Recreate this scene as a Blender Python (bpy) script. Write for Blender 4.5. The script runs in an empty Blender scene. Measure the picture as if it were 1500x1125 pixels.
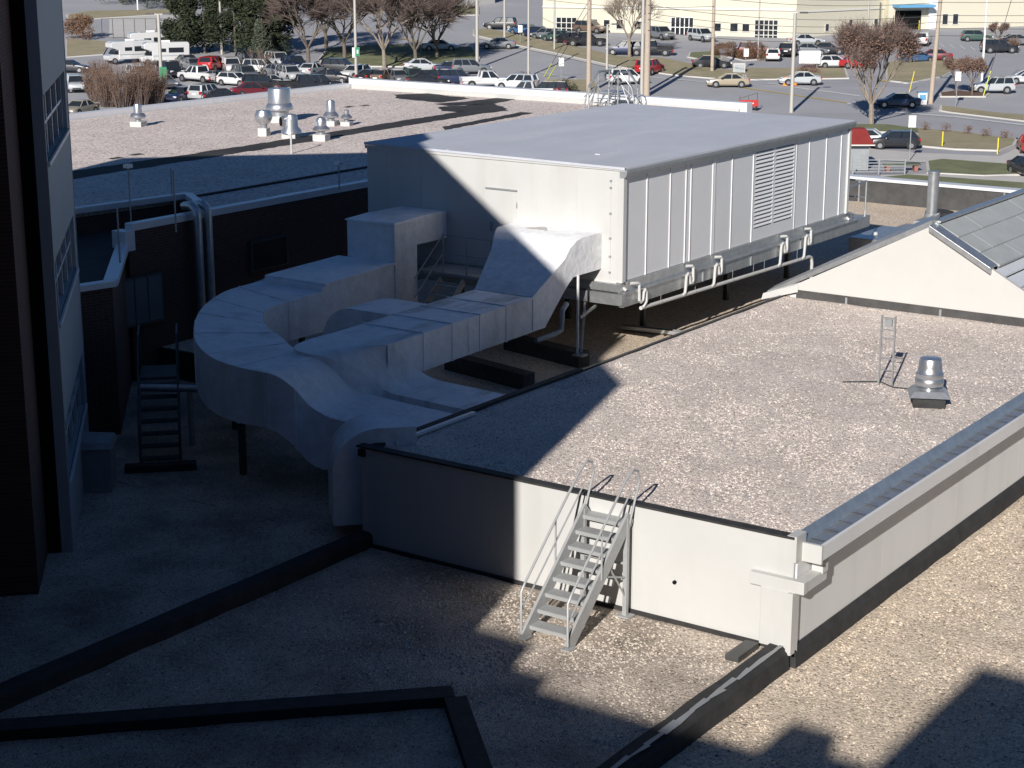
import bpy, bmesh, math, random
from math import sin, cos, radians as R, pi
from mathutils import Vector, Matrix
random.seed(7)
S = bpy.context.scene
# ---------------------------------------------------------------- camera
F = 2572.0; PCX, PCY = 750.0, 562.5; CAMZ = 12.0
PITCH = math.atan(672 / F); AZ = R(34.84)
fw = Vector((cos(AZ)*cos(PITCH), sin(AZ)*cos(PITCH), -sin(PITCH)))
rt = Vector((sin(AZ), -cos(AZ), 0)); upv = rt.cross(fw)
cd = bpy.data.cameras.new('camera'); cam = bpy.data.objects.new('camera', cd); S.collection.objects.link(cam)
M3 = Matrix((rt, upv, -fw)).transposed()
cam.matrix_world = Matrix.Translation((0, 0, CAMZ)) @ M3.to_4x4()
cd.sensor_width = 36; cd.lens = F/1500*36; cd.clip_start = .5; cd.clip_end = 6000
S.camera = cam
S.render.resolution_x = 1024; S.render.resolution_y = 768
# ---------------------------------------------------------------- light
SUN_AZ = R(17); SUN_EL = R(25)
w = bpy.data.worlds.new('World'); S.world = w; w.use_nodes = True
sky = w.node_tree.nodes.new('ShaderNodeTexSky'); sky.sky_type = 'NISHITA'; sky.sun_disc = False
sky.sun_elevation = SUN_EL; sky.sun_rotation = R(253)
sky.air_density = .95; sky.dust_density = 0; sky.ozone_density = 8.0
w.node_tree.links.new(sky.outputs[0], w.node_tree.nodes['Background'].inputs[0])
w.node_tree.nodes['Background'].inputs[1].default_value = .053
sl = bpy.data.lights.new('sun', 'SUN'); sl.energy = 5.0; sl.angle = R(.5); sl.color = (1, .95, .895)
so = bpy.data.objects.new('sun', sl); S.collection.objects.link(so)
sd = Vector((cos(SUN_AZ)*cos(SUN_EL), sin(SUN_AZ)*cos(SUN_EL), -sin(SUN_EL)))
so.rotation_euler = sd.to_track_quat('-Z', 'Y').to_euler()
S.view_settings.view_transform = 'Standard'; S.view_settings.look = 'None'
S.view_settings.gamma = 1; S.view_settings.exposure = .24
# ---------------------------------------------------------------- helpers
COL = S.collection
def ray(px, py): return fw*F + rt*(px-PCX) - upv*(py-PCY)
def onz(px, py, z): d = ray(px, py); t = (z-CAMZ)/d.z; return Vector((d.x*t, d.y*t, z))
def onax(px, py, ax, v): d = ray(px, py); return d*(v/d[ax]) + Vector((0, 0, CAMZ))
def depth(x, y): return x*cos(AZ) + y*sin(AZ)
D1 = 190.0; D2 = 430.0; G0 = -7.5
def gz(x, y):
    d = depth(x, y)
    if d < D1: return G0
    if d < D2: return G0 + .05*(d-D1)
    return G0 + .05*(D2-D1) + .012*(d-D2)
def at(px, py, up=0.0):
    d = ray(px, py); lo, hi = .001, 2.0
    for _ in range(60):
        m = (lo+hi)/2; p = d*m
        if p.z+CAMZ > gz(p.x, p.y)+up: lo = m
        else: hi = m
    return Vector((d.x*lo, d.y*lo, gz(d.x*lo, d.y*lo)+up))
def tag(o, label=None, cat=None, group=None, kind=None):
    if label: o['label'] = label
    if cat: o['category'] = cat
    if group: o['group'] = group
    if kind: o['kind'] = kind
    return o
def thing(name, label, cat, loc=(0, 0, 0), rz=0, group=None):
    o = bpy.data.objects.new(name, None); o.empty_display_size = .3; COL.objects.link(o)
    o.location = loc; o.rotation_euler = (0, 0, rz)
    return tag(o, label, cat, group)
class MB:
    def __init__(s): s.v = []; s.f = []
    def add(s, vs, fs):
        n = len(s.v); s.v += [tuple(p) for p in vs]; s.f += [tuple(i+n for i in f) for f in fs]; return s
    def box(s, x0, x1, y0, y1, z0, z1):
        return s.add([(x0,y0,z0),(x1,y0,z0),(x1,y1,z0),(x0,y1,z0),(x0,y0,z1),(x1,y0,z1),(x1,y1,z1),(x0,y1,z1)],
                     [(0,3,2,1),(4,5,6,7),(0,1,5,4),(1,2,6,5),(2,3,7,6),(3,0,4,7)])
    def hexa(s, p):   # 8 points, bottom ring then top ring
        return s.add(p, [(0,3,2,1),(4,5,6,7),(0,1,5,4),(1,2,6,5),(2,3,7,6),(3,0,4,7)])
    def prism(s, poly, z0, z1):   # xy polygon ccw ; z may be lists
        n = len(poly)
        a = z0 if hasattr(z0, '__len__') else [z0]*n; b = z1 if hasattr(z1, '__len__') else [z1]*n
        vs = [(p[0], p[1], a[i]) for i, p in enumerate(poly)] + [(p[0], p[1], b[i]) for i, p in enumerate(poly)]
        return s.add(vs, [tuple(range(n-1, -1, -1)), tuple(range(n, 2*n))] + [(i, (i+1) % n, n+(i+1) % n, n+i) for i in range(n)])
    def ext(s, prof, ax, a0, a1):  # profile in the two other axes (in xyz order), extruded along ax
        n = len(prof); vs = []
        for a in (a0, a1):
            for p in prof:
                q = list(p); q.insert(ax, a); vs.append(q)
        return s.add(vs, [tuple(range(n-1, -1, -1)), tuple(range(n, 2*n))] + [(i, (i+1) % n, n+(i+1) % n, n+i) for i in range(n)])
    def loft(s, rings, cap=True):
        n = len(rings[0]); vs = [p for r in rings for p in r]; fs = []
        for k in range(len(rings)-1):
            for i in range(n):
                j = (i+1) % n; fs.append((k*n+i, k*n+j, (k+1)*n+j, (k+1)*n+i))
        if cap: fs += [tuple(range(n-1, -1, -1)), tuple(range((len(rings)-1)*n, len(rings)*n))]
        return s.add(vs, fs)
    def tube(s, path, r, n=8, r2=None):
        P = [Vector(p) for p in path]; rings = []
        pu = None
        for i, p in enumerate(P):
            t = ((P[i+1]-p).normalized() if i < len(P)-1 else Vector()) + ((p-P[i-1]).normalized() if i else Vector())
            if t.length < 1e-6: t = Vector((0, 0, 1))
            t.normalize()
            u = pu - t*pu.dot(t) if pu else t.orthogonal()
            if u.length < 1e-4: u = t.orthogonal()
            u.normalize(); pu = u; v = t.cross(u)
            rr = r if r2 is None else r + (r2-r)*i/(len(P)-1)
            rings.append([tuple(p + (u*cos(2*pi*k/n) + v*sin(2*pi*k/n))*rr) for k in range(n)])
        return s.loft(rings)
    def lathe(s, prof, c=(0, 0, 0), n=20):
        return s.loft([[(c[0]+r*cos(2*pi*k/n), c[1]+r*sin(2*pi*k/n), c[2]+z) for k in range(n)] for r, z in prof])
    def beam(s, a, b, wd, ht):
        a = Vector(a); b = Vector(b); t = (b-a).normalized()
        sd_ = t.cross(Vector((0, 0, 1)))
        if sd_.length < 1e-3: sd_ = Vector((1, 0, 0))
        sd_.normalize(); u = sd_.cross(t)
        o = [(-wd/2, -ht/2), (wd/2, -ht/2), (wd/2, ht/2), (-wd/2, ht/2)]
        return s.loft([[tuple(p + sd_*x + u*y) for x, y in o] for p in (a, b)])
    def build(s, name, mat, parent=None, smooth=False, world=False, bev=0, fix=True):
        me = bpy.data.meshes.new(name)
        off = Vector((0, 0, 0))
        if world and parent:
            q = parent
            while q: off += q.location; q = q.parent
        me.from_pydata([tuple(Vector(p)-off) for p in s.v] if off.length else s.v, [], s.f)
        if fix:
            bm = bmesh.new(); bm.from_mesh(me); bmesh.ops.recalc_face_normals(bm, faces=bm.faces); bm.to_mesh(me); bm.free()
        me.materials.append(mat)
        if smooth:
            me.polygons.foreach_set('use_smooth', [True]*len(me.polygons))
            try: me.set_sharp_from_angle(angle=R(40))
            except Exception: pass
        o = bpy.data.objects.new(name, me); COL.objects.link(o); o.parent = parent
        if bev:
            m = o.modifiers.new('bevel', 'BEVEL'); m.width = bev; m.segments = 2; m.limit_method = 'ANGLE'
        return o
def dup(o, loc, rz, label=None, group=None, mats=None, scale=None):
    r = o.copy(); COL.objects.link(r); r.location = loc; r.rotation_euler = (0, 0, rz)
    if label: r['label'] = label
    if group: r['group'] = group
    if scale: r.scale = scale
    if mats and r.data: setmat(r, mats)
    for c in list(o.children):
        d = c.copy(); COL.objects.link(d); d.parent = r
        if mats: setmat(d, mats)
        for g in list(c.children):
            h = g.copy(); COL.objects.link(h); h.parent = d
            if mats: setmat(h, mats)
    return r
def setmat(o, mats):
    m = mats.get(o.name.split('.')[0])
    if m and o.data: o.material_slots[0].link = 'OBJECT'; o.material_slots[0].material = m
# ---------------------------------------------------------------- materials
def mat(name, col, rough=.6, metal=0, var=0, vscale=2, bump=0, bscale=20, col2=None, stain=None, spec=.5, coat=0, dist=.01):
    m = bpy.data.materials.new(name); m.use_nodes = True; nt = m.node_tree; N = nt.nodes; L = nt.links
    b = N['Principled BSDF']; b.inputs['Base Color'].default_value = (*col, 1)
    b.inputs['Roughness'].default_value = rough; b.inputs['Metallic'].default_value = metal
    b.inputs['Specular IOR Level'].default_value = spec
    if coat: b.inputs['Coat Weight'].default_value = coat; b.inputs['Coat Roughness'].default_value = .05
    tc = N.new('ShaderNodeTexCoord'); out = None
    if var:
        n = N.new('ShaderNodeTexNoise'); n.inputs['Scale'].default_value = vscale; n.inputs['Detail'].default_value = 6; n.inputs['Roughness'].default_value = .65
        L.new(tc.outputs['Object'], n.inputs['Vector'])
        r = N.new('ShaderNodeValToRGB'); r.color_ramp.elements[0].position = .32; r.color_ramp.elements[1].position = .68
        c2 = col2 or tuple(c*(1-var) for c in col)
        r.color_ramp.elements[0].color = (*c2, 1); r.color_ramp.elements[1].color = (*col, 1)
        L.new(n.outputs['Fac'], r.inputs['Fac']); out = r.outputs['Color']
        L.new(out, b.inputs['Base Color'])
    if stain:   # vertical streaks / blotches : (colour, amount, scale xyz)
        sc, am, vec = stain
        mp = N.new('ShaderNodeMapping'); mp.inputs['Scale'].default_value = vec
        L.new(tc.outputs['Object'], mp.inputs['Vector'])
        n = N.new('ShaderNodeTexNoise'); n.inputs['Scale'].default_value = 1; n.inputs['Detail'].default_value = 4
        L.new(mp.outputs['Vector'], n.inputs['Vector'])
        r = N.new('ShaderNodeValToRGB'); r.color_ramp.elements[0].position = .5; r.color_ramp.elements[1].position = .75
        r.color_ramp.elements[0].color = (0, 0, 0, 1); r.color_ramp.elements[1].color = (am, am, am, 1)
        L.new(n.outputs['Fac'], r.inputs['Fac'])
        mx = N.new('ShaderNodeMixRGB'); mx.inputs[2].default_value = (*sc, 1)
        L.new(r.outputs['Color'], mx.inputs[0])
        if out: L.new(out, mx.inputs[1])
        else: mx.inputs[1].default_value = (*col, 1)
        L.new(mx.outputs[0], b.inputs['Base Color'])
    if bump:
        n = N.new('ShaderNodeTexNoise'); n.inputs['Scale'].default_value = bscale; n.inputs['Detail'].default_value = 3
        L.new(tc.outputs['Object'], n.inputs['Vector'])
        bp = N.new('ShaderNodeBump'); bp.inputs['Strength'].default_value = bump; bp.inputs['Distance'].default_value = dist
        L.new(n.outputs['Fac'], bp.inputs['Height']); L.new(bp.outputs['Normal'], b.inputs['Normal'])
    return m
def gravel(name, cols, scale=20, patch=(.7, .7, .7), bump=.6, wet=.0):
    m = bpy.data.materials.new(name); m.use_nodes = True; nt = m.node_tree; N = nt.nodes; L = nt.links
    b = N['Principled BSDF']; b.inputs['Roughness'].default_value = .9; b.inputs['Specular IOR Level'].default_value = .25
    tc = N.new('ShaderNodeTexCoord')
    v = N.new('ShaderNodeTexVoronoi'); v.inputs['Scale'].default_value = scale; L.new(tc.outputs['Object'], v.inputs['Vector'])
    sep = N.new('ShaderNodeSeparateColor'); L.new(v.outputs['Color'], sep.inputs[0])
    r = N.new('ShaderNodeValToRGB'); cr = r.color_ramp; cr.interpolation = 'CONSTANT'
    while len(cr.elements) < len(cols): cr.elements.new(.5)
    for i, (p, c) in enumerate(cols): cr.elements[i].position = p; cr.elements[i].color = (*c, 1)
    L.new(sep.outputs[0], r.inputs['Fac'])
    n = N.new('ShaderNodeTexNoise'); n.inputs['Scale'].default_value = .55; n.inputs['Detail'].default_value = 5; n.inputs['Roughness'].default_value = .6
    L.new(tc.outputs['Object'], n.inputs['Vector'])
    r2 = N.new('ShaderNodeValToRGB'); r2.color_ramp.elements[0].position = .3; r2.color_ramp.elements[1].position = .62
    r2.color_ramp.elements[0].color = (*patch, 1); r2.color_ramp.elements[1].color = (1, 1, 1, 1)
    L.new(n.outputs['Fac'], r2.inputs['Fac'])
    mx = N.new('ShaderNodeMixRGB'); mx.blend_type = 'MULTIPLY'; mx.inputs[0].default_value = 1
    L.new(r.outputs['Color'], mx.inputs[1]); L.new(r2.outputs['Color'], mx.inputs[2]); L.new(mx.outputs[0], b.inputs['Base Color'])
    n4 = N.new('ShaderNodeTexNoise'); n4.inputs['Scale'].default_value = 1.7; n4.inputs['Detail'].default_value = 8; n4.inputs['Roughness'].default_value = .75
    L.new(tc.outputs['Object'], n4.inputs['Vector'])
    r4 = N.new('ShaderNodeValToRGB'); r4.color_ramp.elements[0].position = .60; r4.color_ramp.elements[1].position = .74
    r4.color_ramp.elements[0].color = (0, 0, 0, 1); r4.color_ramp.elements[1].color = (.38, .38, .38, 1); L.new(n4.outputs['Fac'], r4.inputs['Fac'])
    m4 = N.new('ShaderNodeMixRGB'); m4.inputs[2].default_value = (.17, .15, .13, 1); L.new(r4.outputs['Color'], m4.inputs[0]); L.new(mx.outputs[0], m4.inputs[1]); L.new(m4.outputs[0], b.inputs['Base Color'])
    n3 = N.new('ShaderNodeTexNoise'); n3.inputs['Scale'].default_value = 9; n3.inputs['Detail'].default_value = 2
    L.new(tc.outputs['Object'], n3.inputs['Vector'])
    ad = N.new('ShaderNodeMath'); ad.operation = 'MULTIPLY_ADD'; ad.inputs[1].default_value = -.8
    L.new(v.outputs['Distance'], ad.inputs[0]); L.new(n3.outputs['Fac'], ad.inputs[2])
    bp = N.new('ShaderNodeBump'); bp.inputs['Strength'].default_value = bump; bp.inputs['Distance'].default_value = .022
    L.new(ad.outputs[0], bp.inputs['Height']); L.new(bp.outputs['Normal'], b.inputs['Normal'])
    return m
def brick_mat(name, c1, c2, mortar):
    m = bpy.data.materials.new(name); m.use_nodes = True; nt = m.node_tree; N = nt.nodes; L = nt.links
    b = N['Principled BSDF']; b.inputs['Roughness'].default_value = .85
    tc = N.new('ShaderNodeTexCoord'); sx = N.new('ShaderNodeSeparateXYZ'); L.new(tc.outputs['Object'], sx.inputs[0])
    ad = N.new('ShaderNodeMath'); L.new(sx.outputs[0], ad.inputs[0]); L.new(sx.outputs[1], ad.inputs[1])
    cb = N.new('ShaderNodeCombineXYZ'); L.new(ad.outputs[0], cb.inputs[0]); L.new(sx.outputs[2], cb.inputs[1])
    bt = N.new('ShaderNodeTexBrick'); bt.inputs['Scale'].default_value = 1
    bt.inputs['Brick Width'].default_value = .22; bt.inputs['Row Height'].default_value = .075; bt.inputs['Mortar Size'].default_value = .008
    bt.inputs['Color1'].default_value = (*c1, 1); bt.inputs['Color2'].default_value = (*c2, 1); bt.inputs['Mortar'].default_value = (*mortar, 1)
    L.new(cb.outputs[0], bt.inputs['Vector']); L.new(bt.outputs['Color'], b.inputs['Base Color'])
    return m
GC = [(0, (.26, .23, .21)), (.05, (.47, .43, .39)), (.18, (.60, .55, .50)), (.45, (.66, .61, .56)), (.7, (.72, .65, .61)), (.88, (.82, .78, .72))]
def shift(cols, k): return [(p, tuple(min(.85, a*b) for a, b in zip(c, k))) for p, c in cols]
M = {}
M['grav_up'] = gravel('pinkish_ballast_gravel', shift(GC, (1.05, 1.0, .97)), 34, (.84, .83, .83))
M['grav_right'] = gravel('tan_ballast_gravel', shift(GC, (1.0, .91, .78)), 28, (.9, .89, .86))
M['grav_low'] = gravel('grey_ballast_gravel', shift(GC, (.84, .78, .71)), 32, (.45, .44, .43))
M['grav_far'] = gravel('pale_far_gravel', shift(GC, (1.06, 1.0, .98)), 16, (.85, .85, .87))
M['white'] = mat('white_painted_metal', (.54, .54, .525), .55, var=.05, vscale=1.2, stain=((.40, .39, .35), .32, (1.6, 1.6, .22)))
M['white_side'] = mat('white_painted_parapet', (.70, .70, .69), .5, var=.05, vscale=.8, stain=((.48, .47, .44), .35, (1.4, 1.4, .2)))
M['cream'] = mat('cream_painted_metal', (.53, .525, .50), .5, var=.04, vscale=1.5)
M['panel'] = mat('pale_grey_panel', (.68, .69, .70), .45, var=.05, vscale=.9)
M['rib'] = mat('pale_rib', (.70, .70, .71), .5)
M['galv'] = mat('galvanised_steel', (.55, .57, .58), .38, .75, var=.25, vscale=5)
M['galvd'] = mat('dull_galvanised_steel', (.36, .38, .39), .55, .4, var=.2, vscale=3)
M['alu'] = mat('spun_aluminium', (.55, .57, .60), .34, .85, var=.08, vscale=3)
M['duct'] = mat('duct_white_coating', (.86, .87, .88), .6, var=.16, vscale=3.5, stain=((.42, .41, .39), .45, (1.3, 1.3, .14)), bump=.55, bscale=3.5, dist=.06)
M['ducttop'] = mat('duct_white_coating_silted', (.86, .87, .88), .6, var=.14, vscale=2.2, stain=((.20, .19, .17), .85, (.55, 1.9, .2)), bump=.55, bscale=3.5, dist=.06)
M['proof'] = mat('penthouse_roof_membrane', (.52, .54, .59), .7, var=.08, vscale=.5, stain=((.62, .63, .65), .5, (.25, .9, 1)))
M['black'] = mat('black_roof_flashing', (.018, .018, .019), .85, var=.5, vscale=3, col2=(.04, .04, .04), bump=.4, bscale=6, dist=.02)
M['memb'] = mat('dark_roof_membrane', (.014, .014, .015), .9, var=.5, vscale=1.0, col2=(.035, .035, .035))
M['flash'] = mat('weathered_flashing', (.10, .10, .10), .5, .3, var=.4, vscale=2)
M['wood'] = mat('weathered_timber', (.10, .085, .07), .85, var=.4, vscale=4)
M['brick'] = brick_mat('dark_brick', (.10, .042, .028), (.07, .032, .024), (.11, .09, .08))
M['brickred'] = brick_mat('red_brick', (.34, .09, .06), (.28, .08, .05), (.3, .25, .22))
M['clad'] = mat('grey_wall_panel', (.38, .41, .43), .6, var=.08, vscale=.7)
M['glass'] = mat('dark_window_glass', (.02, .025, .03), .08, spec=.8)
M['cop'] = mat('white_metal_coping', (.74, .75, .77), .4, .15, var=.08, vscale=2)
M['stair'] = mat('grey_painted_steel', (.40, .41, .41), .5, .2, var=.12, vscale=4)
M['tile'] = mat('grey_green_roof_sheet', (.40, .425, .42), .7, .05, var=.12, vscale=1.5)
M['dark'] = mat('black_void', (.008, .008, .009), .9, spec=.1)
M['asph'] = mat('worn_asphalt', (.37, .37, .385), .9, var=.14, vscale=.12, bump=.2, bscale=8)
M['conc'] = mat('concrete', (.56, .54, .50), .9, var=.12, vscale=.5)
M['grass'] = mat('winter_grass', (.26, .24, .13), .95, var=.45, vscale=.4, col2=(.36, .30, .20), bump=.6, bscale=6, dist=.08)
M['grassg'] = mat('green_grass', (.21, .225, .11), .95, var=.4, vscale=.4, bump=.6, bscale=6, dist=.08)
M['mulch'] = mat('brown_mulch', (.16, .09, .06), .95, var=.4, vscale=2, bump=.6, bscale=6)
M['line'] = mat('white_road_paint', (.68, .68, .66), .8, var=.3, vscale=3)
M['yline'] = mat('yellow_road_paint', (.62, .45, .10), .8, var=.3, vscale=3)
M['polew'] = mat('utility_pole_wood', (.46, .38, .30), .9, var=.2, vscale=3)
M['poleg'] = mat('grey_pole_metal', (.46, .44, .40), .6, .2)
M['wire'] = mat('dark_cable', (.05, .05, .05), .7)
M['bark'] = mat('grey_bark', (.17, .14, .115), .95, var=.3, vscale=3)
M['twig'] = mat('twig_bark', (.15, .11, .095), .95, var=.3, vscale=1)
M['barkpale'] = mat('pale_bark', (.30, .25, .20), .95, var=.3, vscale=3)
M['rleaf'] = mat('dry_reddish_leaves', (.25, .15, .11), .9, var=.5, vscale=1.2, col2=(.15, .09, .07))
M['oleaf'] = mat('brown_orange_brush', (.24, .13, .07), .9, var=.5, vscale=1, col2=(.12, .07, .045))
M['ever'] = mat('evergreen_needles', (.05, .065, .033), .9, var=.5, vscale=.7, col2=(.018, .026, .012))
M['ever2'] = mat('grey_green_needles', (.11, .13, .09), .9, var=.4, vscale=.7)
M['tanw'] = mat('tan_wall', (.60, .565, .45), .8, var=.05, vscale=.1)
M['tanl'] = mat('pale_wall_band', (.62, .61, .56), .8)
M['blind'] = mat('dim_window_blind', (.13, .16, .17), .6)
M['green'] = mat('green_sign', (.02, .22, .10), .5)
M['signw'] = mat('white_sign', (.78, .78, .76), .6)
M['red'] = mat('red_paint', (.45, .03, .025), .45)
M['redroof'] = mat('dark_red_roof', (.26, .035, .03), .6, var=.2)
M['orange'] = mat('orange_plastic', (.80, .28, .03), .5)
M['yellow'] = mat('yellow_plastic', (.75, .62, .04), .5)
M['blue'] = mat('blue_panel', (.12, .33, .55), .5)
M['tyre'] = mat('tyre_rubber', (.018, .018, .018), .85)
M['rim'] = mat('wheel_rim', (.50, .50, .52), .3, .8)
M['head'] = mat('headlamp_lens', (.75, .76, .78), .15)
M['tail'] = mat('tail_lamp_lens', (.40, .015, .02), .25)
M['trim'] = mat('black_plastic_trim', (.03, .03, .03), .6)
M['yellowp'] = mat('yellow_green_guard', (.62, .66, .08), .6)
def paint(n, c): return mat('car_paint_'+n, c, .3, .1, coat=.7)
CP = {k: paint(k, v) for k, v in dict(white=(.66,.66,.65), silver=(.46,.48,.49), grey=(.17,.18,.19), black=(.02,.02,.023), navy=(.015,.025,.07), blue=(.05,.12,.25),
      red=(.42,.02,.02), maroon=(.14,.015,.02), tan=(.36,.31,.22), green=(.05,.10,.08), brown=(.15,.10,.07)).items()}
# ================================================================ GROUND
def ground_sheet():
    ds = [-60, 0, 60, 120, D1] + [D1+20*i for i in range(1, 13)] + [D2+100, D2+400, 1500, 3500]
    ls = [-2500, -600, -300, -150, -60, 0, 60, 150, 300, 600, 2500]
    b = MB(); ax, ay = cos(AZ), sin(AZ)
    for d in ds:
        for l in ls:
            x = d*ax + l*sin(AZ); y = d*ay - l*cos(AZ); b.v.append((x, y, gz(x, y) - .03))
    n = len(ls)
    for i in range(len(ds)-1):
        for j in range(n-1): b.f.append((i*n+j, i*n+j+1, (i+1)*n+j+1, (i+1)*n+j))
    return b
tag(ground_sheet().build('asphalt_ground', M['asph']), kind='structure')
def patch(name, pts, m, up=.02, kerb=False, world_pts=None):
    P = world_pts or [at(x, y) for x, y in pts]
    bm = bmesh.new(); vs = [bm.verts.new((p[0], p[1], 0)) for p in P]; bm.faces.new(vs)
    for dd in [D1 + 12*k for k in range(0, 22)]:
        bmesh.ops.bisect_plane(bm, geom=bm.verts[:]+bm.edges[:]+bm.faces[:], plane_co=(cos(AZ)*dd, sin(AZ)*dd, 0), plane_no=(cos(AZ), sin(AZ), 0))
    if kerb:
        r = bmesh.ops.extrude_face_region(bm, geom=bm.faces[:]); ex = set(v for v in r['geom'] if isinstance(v, bmesh.types.BMVert))
    else: ex = set(bm.verts)
    for v in bm.verts: v.co.z = gz(v.co.x, v.co.y) + (up if v in ex else -.05)
    bmesh.ops.recalc_face_normals(bm, faces=bm.faces[:])
    me = bpy.data.meshes.new(name); bm.to_mesh(me); bm.free(); me.materials.append(m)
    o = bpy.data.objects.new(name, me); COL.objects.link(o); tag(o, kind='structure'); return o
def island(name, pts, m, up=.12, border=1.03):
    c = sum((Vector((p[0], p[1])) for p in pts), Vector((0, 0)))/len(pts)
    P = [at(*p) for p in pts]; cc = sum(P, Vector())/len(P)
    Q = []
    for p in P:
        d = p-cc; d.z = 0; L = max(d.length, .01); Q.append(p + d/L*.35)
    patch('kerb', None, M['conc'], up, True, Q)
    return patch(name, None, m, up+.03, False, P)
island('grass_verge', [(695,44),(715,43),(762,53),(812,64),(862,73),(905,84),(970,86),(1000,92),(1035,100),(1090,106),(1085,118),(1030,114),(985,110),(940,104),(900,97),(860,88),(810,77),(760,67),(710,55),(695,52)], M['grass'])
patch('sidewalk', [(695,52),(710,56),(760,68),(810,78),(860,89),(900,98),(940,105),(940,109),(900,101),(860,92),(810,81),(760,71),(710,59),(695,56)], M['conc'], .06)
island('grass_verge', [(1090,101),(1236,101),(1240,115),(1095,117)], M['grass'])
island('grass_verge', [(1300,92),(1395,86),(1420,92),(1380,112),(1330,122),(1300,118)], M['grass'])
island('grass_verge', [(1345,190),(1400,194),(1487,205),(1482,214),(1462,221),(1400,219),(1345,214)], M['grass'])
island('grass_verge', [(1240,184),(1300,184),(1345,190),(1345,196),(1240,192)], M['grassg'])
island('grass_verge', [(1360,238),(1380,235),(1500,244),(1500,256),(1440,258),(1362,254)], M['grassg'])
island('grass_verge', [(1290,262),(1330,258),(1500,270),(1500,280),(1330,276)], M['grassg'])
island('grass_verge', [(1380,156),(1500,170),(1500,178),(1380,163)], M['grass'])
island('mulch_bed', [(1378,137),(1400,134),(1446,138),(1440,142),(1380,142)], M['mulch'])
island('mulch_bed', [(1060,82),(1075,72),(1125,74),(1128,86),(1090,89)], M['mulch'])
island('grass_verge', [(1012,78),(1052,76),(1056,86),(1040,90),(1010,84)], M['grassg'])
island('grass_verge', [(470,88),(480,72),(560,66),(690,70),(700,84),(695,98),(600,98),(480,97)], M['grassg'])
island('grass_verge', [(100,22),(130,17),(260,15),(262,20),(100,30)], M['grass'])
island('grass_verge', [(625,12),(700,10),(700,22),(620,24)], M['grassg'])
island('grass_verge', [(98,58),(160,62),(150,80),(98,84)], M['grass'])
patch('tennis_court', [(160,24),(262,22),(262,55),(160,55)], M['conc'], .03)
island('grass_verge', [(800,118),(870,118),(880,138),(830,140),(800,136)], M['grass'])
patch('driveway', [(1270,218),(1345,224),(1465,229),(1500,212),(1500,246),(1270,234)], M['conc'], .025)
patch('sidewalk', [(1290,257),(1365,255),(1500,259),(1500,269),(1330,258),(1290,261)], M['conc'], .05)
for pts in [[(1308,163),(1400,170),(1500,182),(1500,184),(1400,172),(1308,165)], [(1240,152),(1262,146),(1266,147),(1244,153)],
            [(786,104),(870,121),(870,122),(786,105)], [(1125,121),(1185,131),(1185,132),(1125,122)], [(950,112),(1035,120),(1035,121),(950,113)],
            [(1170,128),(1260,140),(1260,141.5),(1170,129)], [(1405,141),(1430,142),(1430,144),(1405,143)]]:
    patch('lane_marking', pts, M['line'], .012)
for pts in [[(570,52),(700,78),(700,79),(570,53)], [(1290,118),(1360,112),(1360,113),(1290,119.5)], [(1090,128),(1240,150),(1240,151),(1090,129)]]:
    patch('lane_marking', pts, M['yline'], .012)
for i in range(9): patch('lane_marking', [(1360+i*15, 62+i*1.5), (1368+i*15, 68+i*1.5), (1370+i*15, 68+i*1.5), (1362+i*15, 62+i*1.5)], M['line'], .012)
for i in range(6): patch('lane_marking', [(1150+i*16, 66), (1141+i*16, 72), (1142.5+i*16, 72), (1151.5+i*16, 66)], M['line'], .012)

# ================================================================ HOSPITAL ROOFS
def jag(pts, amp, step=.5):
    out = []
    for i, p in enumerate(pts):
        q = pts[(i+1) % len(pts)]; L = math.hypot(q[0]-p[0], q[1]-p[1]); n = max(1, int(L/step))
        for k in range(n):
            t = k/n; out.append((p[0]+(q[0]-p[0])*t + random.uniform(-amp, amp), p[1]+(q[1]-p[1])*t + random.uniform(-amp, amp)))
    return out
def sheet(b, x0, x1, y0, y1, z, step=.5, amp=.012):
    nx = max(1, int((x1-x0)/step)); ny = max(1, int((y1-y0)/step)); n0 = len(b.v)
    for i in range(nx+1):
        for j in range(ny+1):
            b.v.append((x0+(x1-x0)*i/nx, y0+(y1-y0)*j/ny, z + random.uniform(-amp, amp)))
    for i in range(nx):
        for j in range(ny):
            a = n0+i*(ny+1)+j; b.f.append((a, a+ny+1, a+ny+2, a+1))
    return b
# --- low podium
pod = thing('podium_building', 'lowest gravel-covered flat roof in front of the white block, crossed by black curbs', 'building', (15, 8, -7.5))
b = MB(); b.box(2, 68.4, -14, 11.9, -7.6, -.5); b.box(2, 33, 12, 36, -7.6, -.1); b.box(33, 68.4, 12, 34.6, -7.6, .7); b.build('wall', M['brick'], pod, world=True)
sheet(MB(), 2, 68, -14, 12.0, -.25, .6).build('gravel_roof', M['grav_right'], pod, world=True)['label'] = 'tan gravel roof to the right of the white block'
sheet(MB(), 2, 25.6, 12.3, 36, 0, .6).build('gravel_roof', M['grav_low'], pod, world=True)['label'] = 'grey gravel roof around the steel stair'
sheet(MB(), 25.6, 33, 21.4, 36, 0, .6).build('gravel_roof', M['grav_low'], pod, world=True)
sheet(MB(), 33, 68.3, 21.4, 34.7, .8, .8).build('gravel_roof', M['grav_right'], pod, world=True)['label'] = 'sunlit tan gravel roof under and beyond the penthouse'
sheet(MB(), 44.3, 68.3, 2, 21.4, .8, .8).build('gravel_roof', M['grav_right'], pod, world=True)
MB().box(32.9, 33, 21.4, 36, -.1, .8).build('roof_step', M['black'], pod, world=True)
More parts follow.
